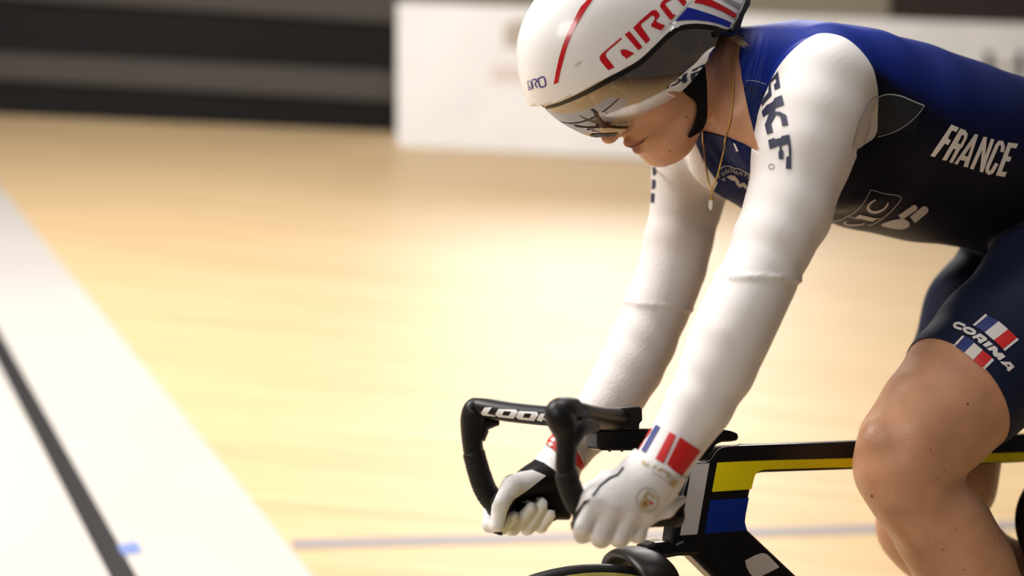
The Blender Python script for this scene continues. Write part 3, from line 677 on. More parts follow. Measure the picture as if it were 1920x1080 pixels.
decal('mesh_gusset', [[tuple(p) for p in cat([(1646,182),(1628,196),(1614,220),(1605,248),(1600,279),(1622,270),(1641,254),(1646,225)], 4, True)]], suit_tree, mat('mesh_beige', (.62, .57, .54), .7), sleeveN, .0009, 5)
decal('brand_lettering', [[(1224,312),(1230,312),(1231,326),(1225,330)], [(1224,335),(1230,338),(1229,352),(1223,356)], [(1222,362),(1228,362),(1227,380),(1221,380)]], suit_tree, M_PNAVY, sleeveF, .0012, 4)
# chest crest with its lettering
er = [tuple(p) for p in cat(zm([(300,520),(270,400),(300,280),(380,205),(480,165),(600,170),(740,225),(880,240),(1050,330),(1250,450),(1390,540)], 1330, 300, 15.43), 4)]
decal('crest', stroke(er, 1.5), jersey_tree, M_PGREY, jersey, .0012, 4)
def glyph(ch, c, size, ang):
    cu_ = bpy.data.curves.new('t', 'FONT'); cu_.body = ch; cu_.size = 1; ob = bpy.data.objects.new('t', cu_); COL.objects.link(ob)
    dg = bpy.context.evaluated_depsgraph_get(); me = ob.evaluated_get(dg).to_mesh(); me.calc_loop_triangles()
    xs = [v.co.x for v in me.vertices]; cx = (min(xs)+max(xs))/2; ca, sa_ = math.cos(ang), math.sin(ang); out = []
    for t in me.loop_triangles:
        tri = []
        for i in t.vertices:
            x = (me.vertices[i].co.x-cx)*size; y = -(me.vertices[i].co.y-.35)*size; tri.append((c[0]+x*ca-y*sa_, c[1]+x*sa_+y*ca))
        out.append(tri)
    ob.evaluated_get(dg).to_mesh_clear(); bpy.data.objects.remove(ob); bpy.data.curves.remove(cu_); return out
CR = []
for ch, x, y, a in [('A',415,545,-1.6),('G',400,385,-1.2),('E',510,310,-.75),('C',605,290,-.1),('H',690,300,.15),('A',790,345,.3),('M',920,370,.32),('P',1065,420,.42),('I',1140,475,.5),('O',1235,530,.55),('N',1335,595,.6)]:
    CR += glyph(ch, zm([(x, y)], 1330, 300, 15.43)[0], 10.0, a)
CR += [zm(p, 1330, 300, 15.43) for p in ([(1148,545),(1175,700),(1115,700)], [(500,470),(620,420),(740,440),(860,580),(870,650),(960,690),(1000,740),(880,780),(780,680),(760,600),(620,560)], [(930,640),(1020,640),(1100,730),(1180,740),(1240,790),(1160,880),(1050,820),(960,720)])]
decal('crest_lettering', CR, jersey_tree, M_PGREY, jersey, .0013, 4)
for q_ in ([(1430,289),(1437,290),(1440,297),(1433,300)], [(1420,232),(1427,231),(1424,240)], [(1376,268),(1380,270),(1386,283),(1382,284)]): decal('collar_tab', [q_], jersey_tree, M_PWHITE, jersey, .0016, 3)

# ------------------------------------------------------------------ gloves
def glove(secs_chains, k, lo, hi, res=0.0019):
    g = Grid(lo, hi, res)
    for ch, kk in secs_chains:
        for p in chain([sec(*s) for s in ch]): g.add(p, kk)
    V, T = g.mesh(); return wor(V), T
wN = (1244,868,45,.177)
gl = [([wN,(1222,888,47,.182),(1196,912,45,.186)], .02)]
for mcp, pip, dip, tip, w0 in [((1113,938,24,.194),(1091,986,20,.194),(1092,1000,18,.168),(1100,980,16,.152),(1210,890,36,.180)),
                           ((1143,952,25,.199),(1124,1001,20.5,.196),(1127,1009,18.5,.168),(1135,985,16,.152),(1215,895,36,.184)),
                           ((1178,958,24,.198),(1159,1004,19.5,.195),(1162,1009,18,.168),(1170,986,16,.153),(1225,900,36,.184)),
                           ((1208,958,22,.192),(1193,999,17.5,.190),(1196,1002,16,.169),(1203,983,15,.155),(1238,898,34,.180))]:
    gl.append(([w0, mcp], .016)); gl.append(([mcp, pip, dip, tip], .0035))
gl.append(([(1205,900,30,.165),(1140,905,22,.148),(1108,925,18,.142),(1092,948,16,.142)], .01))
gl.append(([(1281,936,7,.188),(1250,955,14,.19),(1215,965,18,.192)], .008))
gl.append(([(1262,848,49,.1775),(1225,892,49.5,.1785)], .006))
c0 = L(1170, 930, .175); GNV, GNT = glove(gl, 0, c0-[.13, .085, .11], c0+[.12, .075, .12])
wF = (1062,850,41,-.172)
gf = [([wF,(1040,882,36,-.172)], .012)]
gf += [([(1045,875,33,-.172),(1000,905,30,-.178),(958,925,24,-.182)], .015), ([(1045,880,32,-.175),(1015,930,30,-.186),(985,945,26,-.19)], .015), ([(1050,885,30,-.172),(1045,935,26,-.18)], .015)]
gf += [([(1022,896,25,-.155),(962,912,21,-.147),(940,942,18.5,-.144),(934,984,15,-.145)], .006)]
gf += [([(952,930,20,-.200),(922,962,15.5,-.200),(918,984,14,-.180),(940,990,13,-.160),(962,968,11.5,-.150)], .003),
       ([(985,950,20,-.202),(958,990,14,-.196),(962,991,13,-.168),(996,952,11.5,-.150)], .003),
       ([(1015,950,18,-.202),(988,990,13.5,-.196),(990,990,12.5,-.168),(1019,944,11.5,-.149)], .003),
       ([(1040,948,17,-.198),(1014,987,12.5,-.192),(1014,986,11.5,-.168),(1034,962,10.5,-.150)], .003)]
c0 = L(980, 930, -.175); GFV, GFT = glove(gf, 0, c0-[.12, .07, .10], c0+[.08, .07, .11], .0017)
M_GLOVE = mat('glove_white_leather', (0.72, 0.70, 0.69), 0.45, bump=0.25, bscale=160, spec=.3); M_GBLK = mat('glove_black', (0.006, 0.005, 0.005), 0.7, spec=.15, bump=0.2, bscale=500)
cf = -polyf(proj(GNV), [(1150,800),(1186,836),(1197,846),(1236,868.5),(1279,893),(1300,905),(1400,800),(1250,700)])
V2, T2, s2 = split(GNV, GNT, cf); GNV, GNT = sub(V2, T2[s2])
gN = solid(mk('glove', GNV, GNT, M_GLOVE, person), .003); gn_tree = bvh((GNV, GNT))
gp = proj(GFV); TH_ = zm([(540,300),(560,255),(650,210),(780,165),(930,140),(1110,215),(860,410),(700,515),(650,590),(610,690),(590,800),(555,925),(430,930),(405,700),(420,590),(490,430)], 860, 860, 6.75)
FG_ = zm([(555,930),(600,800),(640,680),(700,660),(740,670),(790,560),(880,520),(960,560),(985,495),(1060,480),(1120,540),(1120,640),(1215,660),(1260,1100),(540,1100)], 860, 860, 6.75)
IX_ = [(880,945),(909,950),(914,963),(921,968),(925,998),(930,1020),(880,1020)]; CF_ = zm([(930,20),(970,5),(1080,50),(1220,150),(1500,330),(1800,-300),(900,-300),(800,110)], 860, 860, 6.75)
fw = np.max([polyf(gp, p) for p in (TH_, FG_, IX_, CF_)], 0)
V2, T2, s2 = split(GFV, GFT, fw)
gF = mk('glove', *sub(V2, T2[s2]), M_GLOVE, person); mk('palm', *sub(V2, T2[~s2]), M_GBLK, gF)
M_GOLD = mat('print_gold', (0.52, 0.40, 0.20), 0.45, metal=0.3); M_PGR = mat('print_gold_grey', (0.42, 0.37, 0.28), 0.5)
sz = lambda p: zm(p, 1170, 900, 15.43)
decal('emblem_ring', stroke([(1213+20.5*math.cos(a), 937.5+22.5*math.sin(a)) for a in np.linspace(0, 6.283, 29)[:-1]], 1.6, True), gn_tree, M_PGR, gN, .0008, 3)
decal('emblem_letter', zstroke([(560,505),(690,340),(830,470),(830,530)], 60, 1170, 900, 15.43)+zstroke([(570,500),(715,600)], 60, 1170, 900, 15.43)+zstroke([(585+90*math.cos(a), 690+95*math.sin(a)) for a in np.linspace(0, 6.283, 17)[:-1]], 110, 1170, 900, 15.43, True), gn_tree, M_GOLD, gN, .0012, 3)
decal('emblem_dot', [sz([(585+42*math.cos(a), 680+42*math.sin(a)) for a in np.linspace(0, 6.283, 11)[:-1]])], gn_tree, mat('print_dark', (.03, .02, .02), .6), gN, .0018, 3)
decal('emblem_spot', [sz([(720,620),(790,600),(830,670),(760,725)])], gn_tree, M_PRED, gN, .0016, 3)
wz = lambda p: zm(p, 1170, 840, 13.5)
decal('cuff_lettering', [wz(p) for p in ([(450,340),(510,320),(560,400),(640,390),(620,450),(520,430),(455,385)], [(680,510),(810,430),(840,460),(720,530)], [(840,540),(950,510),(1140,640),(1170,690),(1080,760),(1050,740),(1090,660),(950,580),(850,600)], [(1150,850),(1240,770),(1345,850),(1320,910),(1240,975),(1150,920)])], gn_tree, M_GOLD, gN, .0012, 3)
decal('cuff_line', stroke(wz([(720,630),(840,690),(1010,790),(1110,880),(1260,990)]), 1.2), gn_tree, mat('print_rose', (.45, .12, .16), .6), gN, .0012, 3)
bz = lambda p: zm(p, 1040, 860, 5.4)
decal('glove_trim', [bz([(170,620),(300,430),(380,405),(290,480),(205,640),(165,770),(125,800),(115,770)])], gn_tree, M_GBLK, gN, .0012, 4)
decal('glove_seam', stroke(bz([(380,380),(470,270),(560,200),(640,165),(700,90)]), 3.5), gn_tree, M_GBLK, gN, .0010, 3)

# ================================================================== helmet
helmet = empty('racing_helmet', P(1200, 60, 0), 'white aero track helmet with red and blue lettering and mirrored visor', 'helmet')
HA, HB_, HW = 208.0, 186.0, 0.113; HCx, HCy = 1193.0, 88.0; ang = math.radians(15)
ee = np.array([math.cos(ang), -math.sin(ang)]); nn_ = np.array([math.sin(ang), math.cos(ang)])
def shellmesh(s, sw=None, nu=128, nv=72):
    V = []; sw = s if sw is None else sw
    base = P(HCx, HCy, 0); ax = (P(*(np.array([HCx, HCy])+ee*100), 0)-base)/100; ay = (P(*(np.array([HCx, HCy])+nn_*100), 0)-base)/100
    def pw(x, e): return np.sign(x)*np.abs(x)**e
    for j in range(nv+1):
        b = -math.pi/2+math.pi*j/nv
        for i in range(nu):
            a = 2*math.pi*i/nu; V.append(base+ax*HA*s*pw(math.cos(a), .94)*math.cos(b)**.92+ay*HB_*s*pw(math.sin(a), .94)*math.cos(b)**.92+lv*HW*sw*math.sin(b))
    Q = np.array([(j*nu+i, j*nu+(i+1) % nu, (j+1)*nu+(i+1) % nu, (j+1)*nu+i) for j in range(nv) for i in range(nu)])
    return np.array(V), np.concatenate([Q[:, [0, 1, 2]], Q[:, [0, 2, 3]]])
def near_px(V):
    q = loc(V); m = q.copy(); m[:, 1] = np.abs(m[:, 1]); return proj(wor(m))
BRIM = [(1003,199),(1015,198),(1045,191),(1090,172),(1140,145),(1190,118),(1215,98),(1240,73),(1262,54),(1282,46),(1310,44),(1340,48),(1371,56)]
BRIMc = [tuple(p) for p in cat(BRIM, 5)]
UP = [(900,215),(960,205)]+BRIMc+[(1398,-2),(1420,-50),(1430,-400),(800,-400)]
def wind(o): recalc(o); return o
SHV, SHT = shellmesh(1.0); f = np.minimum(polyf(near_px(SHV), UP), polyf(proj(SHV), [(960,199.5),(1003,199.5),(1016,198.5),(1050,191),(1500,200),(1500,-500),(800,-500),(800,199)])); V2, T2, s2 = split(SHV, SHT, f); shv, sht = sub(V2, T2[s2])
M_HELM = mat('helmet_white', (0.77, 0.755, 0.745), 0.3, coat=0.15, noise=0.02, nscale=8); M_BLK = mat('black_gloss', (0.006, 0.0055, 0.0055), 0.18, coat=0.2); M_BMAT = mat('black_matt', (0.012, 0.0105, 0.010), 0.5)
shell = wind(mk('shell', shv, sht, M_HELM, helmet)); solid(shell, 0.004)
hel_tree = bvh((shv, sht))
# black rear lip
RR = [(1371,56),(1398,-2),(1420,-50),(1470,-50),(1408,0),(1405,15),(1390,35),(1382,58),(1375,62)]
RVv, RTt = shellmesh(1.045, 1.0); f = polyf(near_px(RVv), [(1372,57),(1399,-2),(1425,-60),(1425,-90),(1460,-90),(1409,-30),(1407,8),(1396,27),(1385,60)]); V2, T2, s2 = split(RVv, RTt, f)
if s2.any(): solid(wind(mk('rear_lip', *sub(V2, T2[s2]), M_BMAT, helmet)), 0.006)
# black inner liner showing under the brim
LVv, LTt = shellmesh(0.972); low = [(x+1, y+13) for x, y in BRIMc]
LP_ = [(1012,196),(1018,201)]+low[8:]+[(1385,60),(1398,-2),(1430,-400),(800,-400),(980,150)]
f = np.minimum(polyf(near_px(LVv), LP_), polyf(proj(LVv), LP_)); V2, T2, s2 = split(LVv, LTt, f)
liner = solid(wind(mk('liner', *sub(V2, T2[s2]), M_BLK, helmet)), 0.010)
# visor
VIS_LOW = [(1018,196),(1024,206),(1050,228),(1080,245),(1108,256),(1135,256),(1160,252),(1172,245),(1195,222),(1228,203),(1262,184),(1290,160),(1315,130),(1332,104),(1345,76),(1348,52)]
VISP = [tuple(p) for p in cat(VIS_LOW, 4)]+[(1340,20),(1270,0),(1100,120),(1018,150)]
VISX = [tuple(p) for p in cat(VIS_LOW, 4)]+[(1380,30),(1380,-300),(900,-300),(900,150),(1005,190)]
VVv, VTt = shellmesh(0.985); f = np.minimum(polyf(near_px(VVv), VISP), polyf(proj(VVv), VISX)); V2, T2, s2 = split(VVv, VTt, f); vsv, vst = sub(V2, T2[s2])
mv = bpy.data.materials.new('visor_mirror'); mv.use_nodes = True; nt = mv.node_tree; nt.nodes.clear()
out = nt.nodes.new('ShaderNodeOutputMaterial'); mxs = nt.nodes.new('ShaderNodeMixShader'); tr = nt.nodes.new('ShaderNodeBsdfTransparent'); gls = nt.nodes.new('ShaderNodeBsdfGlossy')
tr.inputs['Color'].default_value = (0.42, 0.33, 0.25, 1); gls.inputs['Color'].default_value = (0.92, 0.86, 0.78, 1); gls.inputs['Roughness'].default_value = 0.03
fr = nt.nodes.new('ShaderNodeFresnel'); fr.inputs['IOR'].default_value = 2.3; ad = nt.nodes.new('ShaderNodeMath'); ad.operation = 'ADD'; ad.inputs[1].default_value = 0.16; ad.use_clamp = True
nt.links.new(fr.outputs[0], ad.inputs[0]); nt.links.new(ad.outputs[0], mxs.inputs[0]); nt.links.new(tr.outputs[0], mxs.inputs[1]); nt.links.new(gls.outputs[0], mxs.inputs[2]); nt.links.new(mxs.outputs[0], out.inputs[0])
visor = wind(mk('visor', vsv, vst, mv, helmet)); vis_tree = bvh((vsv, vst))
decal('nose_trim', [[(1104,254),(1110,251),(1160,249),(1158,253),(1125,258),(1108,257)]], vis_tree, M_BLK, visor, .001, 4)
decal('brim_trim', stroke([(x+2, y+5) for x, y in BRIMc[6:]], [4+5*min(1, i/12) for i in range(len(BRIMc[6:]))]), vis_tree, M_BLK, visor, .0012, 4)
decal('vent_slot', [[(1112,162),(1136,148),(1140,152),(1139,157),(1117,167),(1112,166)]], vis_tree, M_BLK, visor, .001, 4)
decal('visor_magnet', [[(1334,62),(1340,58),(1366,62),(1357,72),(1338,70)]], vis_tree, M_BLK, visor, .002, 4)
# red stripe, lettering, flag stripes
M_HRED = mat('helmet_red', (0.50, 0.006, 0.012), 0.25, coat=0.3); M_HBLUE = mat('helmet_blue', (0.010, 0.022, 0.30), 0.25, coat=0.3); M_HGREY = mat('helmet_grey', (0.30, 0.30, 0.31), 0.3); M_HVIO = mat('helmet_violet', (0.045, 0.025, 0.20), 0.3)
h1z = lambda p: zm(p, 960, 0, 6.75); h2z = lambda p: zm(p, 1200, 0, 6.75)
decal('red_stripe', [[tuple(p) for p in cat(h1z([(528,1068),(560,905),(605,700),(660,530),(720,385),(800,225),(870,90),(920,40),(975,-30)]), 3)]+[tuple(p) for p in cat(h1z([(1040,-30),(990,40),(925,135),(860,250),(790,375),(735,495),(690,620),(650,765),(610,920),(588,1042)]), 3)]], hel_tree, M_HRED, shell, .0008, 5)
GI = [h1z([(1365,485),(1385,480),(1388,492),(1195,660),(1182,690),(1195,725),(1295,850),(1215,888),(1120,775),(1105,730),(1125,690)]), h1z([(1368,650),(1385,625),(1450,630),(1545,675),(1440,745),(1425,722),(1390,700)]),
      [(1171,65),(1180,58.5),(1204.5,88.5),(1196,94)],
      [(1186.7,52.6),(1200,39),(1222,20),(1230,19),(1236,26),(1236,31),(1229,38.5),(1232,42),(1247,48),(1238.5,57),(1221,50),(1220,47),(1227,37),(1227,31),(1222,29),(1202,44.5),(1201.5,49),(1218.5,74),(1211,82),(1200,69)],
      [(1237,10),(1240,4),(1262,-14),(1272,-14),(1287,4),(1281,12),(1266,-5),(1247,6),(1247,9),(1261.5,27.5),(1267,27.5),(1259,37),(1255.5,37),(1237,13)]]
decal('maker_lettering', GI, hel_tree, M_HRED, shell, .0008, 4)
gz = (980, 130, 21.6)
decal('front_lettering', sum([zstroke(p, w, *gz) for p, w in (([(330,450),(215,490),(270,835),(345,800),(300,680)], 28), ([(360,470),(420,790)], 70), ([(380,430),(540,395),(580,470),(510,600),(600,745)], 50))], [])+zstroke([tuple(p) for p in cat([(660,370),(870,315),(940,600),(900,680),(720,705),(645,450)], 3, True)], 55, *gz, True), hel_tree, M_HVIO, shell, .0008, 3)
decal('blue_flash', [h2z([(600,95),(700,120),(900,185),(1060,245),(1155,290),(1125,355),(1000,305),(850,270),(700,255),(560,258),(440,272)])], hel_tree, M_HBLUE, shell, .0008, 5)
decal('red_flash', [h2z([(675,35),(720,-20),(860,-20),(980,40),(1110,110),(1222,178),(1190,232),(1050,150),(900,90),(780,52)])], hel_tree, M_HRED, shell, .0008, 5)
decal('grey_flash', [h2z([(1000,-20),(1120,-20),(1283,65),(1250,118),(1150,55),(1060,10)])], hel_tree, M_HGREY, shell, .0008, 5)
decal('panel_gap', stroke(h2z([(660,0),(590,75),(470,210),(330,350),(260,420)]), 1.0), hel_tree, M_HGREY, shell, .0008, 5)
decal('scuff', [[tuple(p) for p in cat(h1z([(790,820),(830,785),(885,775),(850,810),(815,835)]), 3, True)]], hel_tree, mat('scuff', (.60, .57, .53), .4), shell, .0008, 4)
# chin strap lying on the jaw
M_STRAP = mat('strap_black', (0.005, 0.0045, 0.0045), 0.7, spec=.12, bump=0.2, bscale=700)
decal('chin_strap', [[tuple(p) for p in cat([(1290,120),(1312,118),(1319,140),(1320,180),(1319,218),(1311,240),(1300,250),(1287,256),(1297,236),(1303,214),(1304,200),(1299,188),(1286,178),(1275,164),(1280,140)], 3, True)]], skin_tree, M_STRAP, helmet, .003, 4)
strap = [o for o in COL.objects if o.name == 'chin_strap'][0]; solid(strap, .003, 1)
strap.data.materials[0] = M_STRAP
# hair at the nape and the temple
M_HAIR = mat('hair_blonde', (0.38, 0.24, 0.11), 0.4, spec=0.6); M_HAIRD = mat('hair_brown', (0.20, 0.115, 0.06), 0.45)
HVs = []; HFs = []
def strand(p, r0):
    C = cat(p, 5); n0 = len(HVs)
    for i, c in enumerate(C):
        t = C[min(i+1, len(C)-1)]-C[max(i-1, 0)]; t /= np.linalg.norm(t); a = np.cross(t, [0.3, 0.9, 0.1]); a /= np.linalg.norm(a); b = np.cross(t, a); r = r0*(1-0.8*i/len(C))
        for k in range(3): HVs.append(c+a*r*math.cos(2.094*k)+b*r*math.sin(2.094*k))
    for i in range(len(C)-1):
        for k in range(3): HFs.append((n0+i*3+k, n0+i*3+(k+1) % 3, n0+(i+1)*3+(k+1) % 3, n0+(i+1)*3+k))
for i in range(150):
    t = random.random(); s = random.gauss(0, 1); v = random.uniform(.04, .075)
    a = P(1352+18*t, 48+6*t+3*s, v); b = P(1364+16*t, 62+3*s+6*t, v+.004); c = P(1376+14*t+2*s, 72+4*s, v+.004*s); d = P(1386+14*t+4*s, 78+5*s, v+.008*s)
    strand([a, b, c, d], .0006)
hair = mk('hair', HVs, HFs, M_HAIR, person); HVs = []; HFs = []
for i in range(90):                                               # fine dark hair running from the ear to the nape over the neck
    t = random.random(); q = []
    x0 = 1322+38*t+random.gauss(0, 3); y0 = 66+10*t+random.gauss(0, 3); Ln = random.uniform(20, 52)
    for k in range(4):
        r = cast(skin_tree, x0-(2+6*t)*k*.5+random.gauss(0, .5), y0+Ln*k/3)
        if r: q.append(np.array(r[0]+r[1]*.0006))
    if len(q) == 4 and max(np.linalg.norm(q[j+1]-q[j]) for j in range(3)) < .03: strand(q, .00035)
for i in range(260):                                               # hair under the visor, round the ear
    t = random.random(); q = []
    for k in range(4):
        r = cast(skin_tree, 1248+40*t+random.gauss(0, 2)+k*14, 66-12*t+random.gauss(0, 2)+k*(2+10*(1-t)))
        if r: q.append(np.array(r[0]+r[1]*.0015))
    if len(q) == 4 and max(np.linalg.norm(q[j+1]-q[j]) for j in range(3)) < .03: strand(q, .0006)
if HVs: mk('hair', HVs, HFs, M_HAIRD, person)

# ================================================================== necklace
M_CHAIN = mat('gold', (0.66, 0.44, 0.12), 0.3, metal=0.65); M_STONE = mat('white_stone', (0.72, 0.68, 0.66), 0.2, coat=0.5)
neckl = empty('necklace', P(1333, 394, .02), 'thin gold chain with white pointed stone pendant hanging below the neck', 'necklace')
def chainpath(pxs, on_skin, v_end):
    out = []
    for (x, y, v) in pxs:
        r = cast(suit_tree, x, y) if v is None else None
        out.append(np.array(r[0]+r[1]*.0016) if r else P(x, y, v))
    return out
pA = chainpath([(1373,106,None),(1374,130,None),(1374,160,None),(1374,185,None),(1371,215,None),(1367,240,None)], True, 0)
pA += [P(1362,262,.035), P(1354,295,.03), P(1345,330,.024), P(1339,345,.022), P(1334,358,.02)]
pB = [P(1312,236,-.03), P(1317.5,244,-.03), P(1320,280,-.02), P(1324,315,-.005), P(1329,342,.012), P(1334,358,.02)]
def lift(pth):
    out = []
    for c in cat(pth, 6):
        x, y = proj(c); r = cast(suit_tree, x, y)
        out.append(np.array(r[0]+r[1]*.0018) if r and (r[0]-CAMV).length < np.linalg.norm(c-CAM)+.001 else c)
    return out
for pth in (lift(pA), lift(pB)):
    C = cat(pth, 6); sweep('chain', [(c, .0011*(1+.35*math.sin(i*2.2))) for i, c in enumerate(C)], M_CHAIN, neckl, 6)
mp_ = mpp(1333, 375, .02)
ring = [P(1334+2.6*math.cos(a), 362+4.2*math.sin(a), .02) for a in np.linspace(0, 6.283, 15)]
sweep('jump_ring', [(c, .0006) for c in ring], M_CHAIN, neckl, 6)
sweep('pendant_cap', [(P(1334.5, 366, .02), .0012), (P(1334.2, 369.5, .02), .0014), (P(1334, 370, .02), .0036), (P(1333.6, 376, .02), .0036)], M_CHAIN, neckl, 8, smooth=False)
sweep('pendant_stone', [(P(1333.6, 376, .02), .0033), (P(1333.4, 380, .02), .0036), (P(1333, 389, .02), .0033), (P(1332.6, 394.5, .02), .0004)], M_STONE, neckl, 6, smooth=False)

# ================================================================== bicycle
fa = FA0.copy(); contact_f = fa - np.array([0, 0, .3365])
bike = empty('track_bicycle', wor(contact_f), 'black carbon track bicycle with yellow, blue and silver panels', 'bicycle')
M_CARB = mat('carbon_gloss', (0.0035, 0.0032, 0.0032), 0.25, spec=0.35); M_BAR = mat('bar_matt_black', (0.008, 0.007, 0.0068), 0.42, spec=.28); M_TAPE = mat('bar_tape', (0.007, 0.006, 0.006), 0.6, spec=.3, bump=0.5, bscale=420)
M_YEL = mat('frame_yellow', (0.72, 0.62, 0.004), 0.45, spec=.2); M_BLU = mat('frame_blue', (0.002, 0.022, 0.24), 0.45, spec=.2); M_SIL = mat('frame_silver', (0.52, 0.52, 0.54), 0.5, metal=0.1); M_LOGO = mat('frame_white', (0.66, 0.65, 0.65), 0.35)
HT_ = .017
c1 = [tuple(p) for p in cat([(1312,868),(1326,866),(1334,858),(1342,847),(1352,839),(1368,836)], 4)]
c2 = [tuple(p) for p in cat([(1432,886),(1419,889),(1413,897),(1410,908)], 3)]; c3 = [tuple(p) for p in cat([(1399,962),(1396.5,975),(1398,986),(1404,995)], 3)]
frame_poly = c1+[(1400,834.5),(1610,827),(1800,819),(2030,810),(2030,860),(1900,868),(1610,880)]+c2+c3+[(1494,1080),(1830,1385),(1850,1440),(1800,1470),(1700,1440),(1334,1080),(1297,1043),(1268,1041),(1258,1030),(1268,960),(1296,872)]
frame = extr('frame', frame_poly, -HT_, HT_, M_CARB, bike, .0045)
extr('seat_tube', [(1968,815),(1985,690),(2040,690),(2040,830),(2030,960),(1960,1440),(1850,1430),(1930,1160)]+[tuple(p) for p in cat([(1936,1060),(1918,1015),(1912,975),(1920,935),(1945,890)], 4)], -HT_*.8, HT_*.8, M_CARB, bike, .004, pv=0)
def face(name, poly, m, parent=frame, d=.0006):
    A = np.array([P(x, y, HT_) for x, y in poly]); Bm = A+lv*d; n = len(poly); V = np.concatenate([Bm, A-lv*.0005])
    o = mk(name, V, [list(range(n)), list(range(n, 2*n))[::-1]]+[(i, (i+1) % n, n+(i+1) % n, n+i) for i in range(n)], m, parent, False); recalc(o); return o
ez = lambda p: zm(p, 1240, 800, 3.856)
face('silver_panel', ez([(222,272),(347,264),(258,778),(135,786)]), M_SIL)
yc = ez([(405,260),(560,252),(800,243),(1234,232)])+[(1610,859),(1920,848),(2010,844),(2010,861),(1920,864.5),(1610,876.5)]+ez([(1234,296),(900,306),(760,310)])+[tuple(p) for p in cat(ez([(735,313),(700,325),(678,348),(668,378)]), 3)]+ez([(650,452),(366,471)])
face('yellow_panel', yc, M_YEL)
face('blue_panel', ez([(355,532),(632,513),(608,640),(603,690),(618,750),(311,773)]), M_BLU)
face('white_emblem', [tuple(p) for p in ez([(605,968),(680,928),(725,914),(755,918),(775,932),(853,1015),(720,1082),(665,1086),(640,1062),(618,1020)])], M_LOGO)
sweep('top_highlight', [(P(x, y-1.2, .006), .0014, .0007) for x, y in ((1384,834.5),(1450,833),(1610,827),(1800,819))], mat('highlight_pale', (.6, .58, .57), .3), frame, 8)  # pale strip standing in for the highlight along the top tube
sweep('edge_line', [(P(x, y, HT_-.002), .0007) for x, y in cat([(1308,868),(1322,867.5),(1332,862),(1342,848),(1350,841),(1362,837.5),(1385,835.5)], 4)], M_SIL, frame, 6)
# stem and bar
stem = extr('stem', [(1120,811),(1126,807),(1200,804.5),(1345,803),(1372,808),(1384,812.5),(1386,820),(1383,826),(1372,828),(1354,829),(1343,834),(1330,858),(1318,864),(1300,864),(1288,850),(1270,845.5),(1200,845),(1130,845),(1122,842),(1120,836)], -.020, .020, M_CARB, bike, .005)
extr('clamp', [(1100,782),(1118,769),(1140,768),(1165,765),(1199,762),(1205,766),(1206,789),(1200,794),(1200,806),(1122,806),(1106,798)], -.024, .026, M_BAR, bike, .006, pv=0.026)
for s in (1121+22, 1121+45, 1121+82): sweep('bolt', [(P(s, 844, .012), .0022), (P(s, 847, .012), .0022)], M_CARB, stem, 8)
hb_c = P(1160, 786, 0)
def tube(name, secs, m, parent, n=5, nseg=18, tape=False):
    pts = [np.concatenate([P(x, y, v), [r*mpp(x, y, v)]]) for x, y, r, v in secs]; C = cat(pts, n)
    out = []
    for i, c in enumerate(C):
        r = c[3]
        if tape: r *= 1.01+.06*((i*0.31) % 1.0)
        out.append((c[:3], r))
    return sweep(name, out, m, parent, nseg)
def bar():
    pts = []
    for (x, y, ra, rb, v) in [(893,766,.0125,.0155,-.172),(915,766,.0165,.0145,-.158),(960,773,.0170,.0142,-.125),(1030,780,.0170,.0142,-.080),(1110,785,.0175,.0145,-.030),(1160,786,.0180,.0150,0),(1150,786,.0180,.0150,.030),(1125,784,.0170,.0145,.080),(1100,780,.0170,.0145,.125),(1078,775,.0165,.0150,.158),(1060,772,.0120,.0155,.172)]:
        pts.append(np.concatenate([P(x, y, v), [ra, rb]]))
    return [(c[:3], c[3], c[4]) for c in cat(pts, 6)]
hbar = sweep('handlebar', bar(), M_BAR, bike, 20, side=hv)
tube('drop', [(900,764,18,-.168),(893,768,24,-.173),(887,784,24,-.176),(885,806,21.5,-.177),(886,832,19.5,-.177),(890,856,19.5,-.177),(899,890,20,-.177),(911,920,20,-.177),(930,945,19,-.177),(955,955,18,-.177),(1010,957,17.5,-.177),(1066,958,17,-.177)], M_BAR, hbar, 6)
tube('drop', [(1080,768,22,.168),(1062,770,27,.172),(1048,776,28,.175),(1056,795,28,.177),(1063,818,23,.177),(1062,845,20,.177),(1061,878,20,.177),(1068,908,20,.177),(1080,940,20,.177),(1100,962,20,.177),(1130,969,20,.177),(1200,969,19.5,.177),(1272,966,19.5,.177)], M_BAR, hbar, 6)
tube('drop_gusset', [(1120,800,8,.165),(1098,800,16,.172),(1078,808,22,.176),(1066,830,20,.177)], M_BAR, hbar, 5)
tube('drop_gusset', [(936,792,6,-.165),(922,792,11,-.170),(905,796,17,-.175),(892,820,19,-.177)], M_BAR, hbar, 5)
tube('bar_tape', [(888,848,20.3,-.177),(893,868,20.5,-.177),(900,892,20.8,-.177),(911,920,21,-.177),(930,945,20.3,-.177),(955,955,19,-.177),(1010,957,18.5,-.177),(1040,958,18.3,-.177)], M_TAPE, hbar, 14, tape=True)
tube('bar_tape', [(1061,886,21,.177),(1068,910,21.5,.177),(1080,940,21.5,.177),(1100,962,21,.177),(1130,969,20.5,.177),(1200,969,20,.177),(1266,966,20,.177)], M_TAPE, hbar, 14, tape=True)
tube('end_plug', [(1262,966,21,.177),(1274,966,20,.177),(1279,966,12,.177)], M_CARB, hbar, 3)
hb_me = hbar.data; hb_tree = bvh((np.array([list(v.co) for v in hb_me.vertices])+OFF[hbar], np.array([t for p in hb_me.polygons if len(p.vertices) == 4 for t in ([p.vertices[0], p.vertices[1], p.vertices[2]], [p.vertices[0], p.vertices[2], p.vertices[3]])])))
lz = lambda p: zm(p, 840, 720, 6.75)
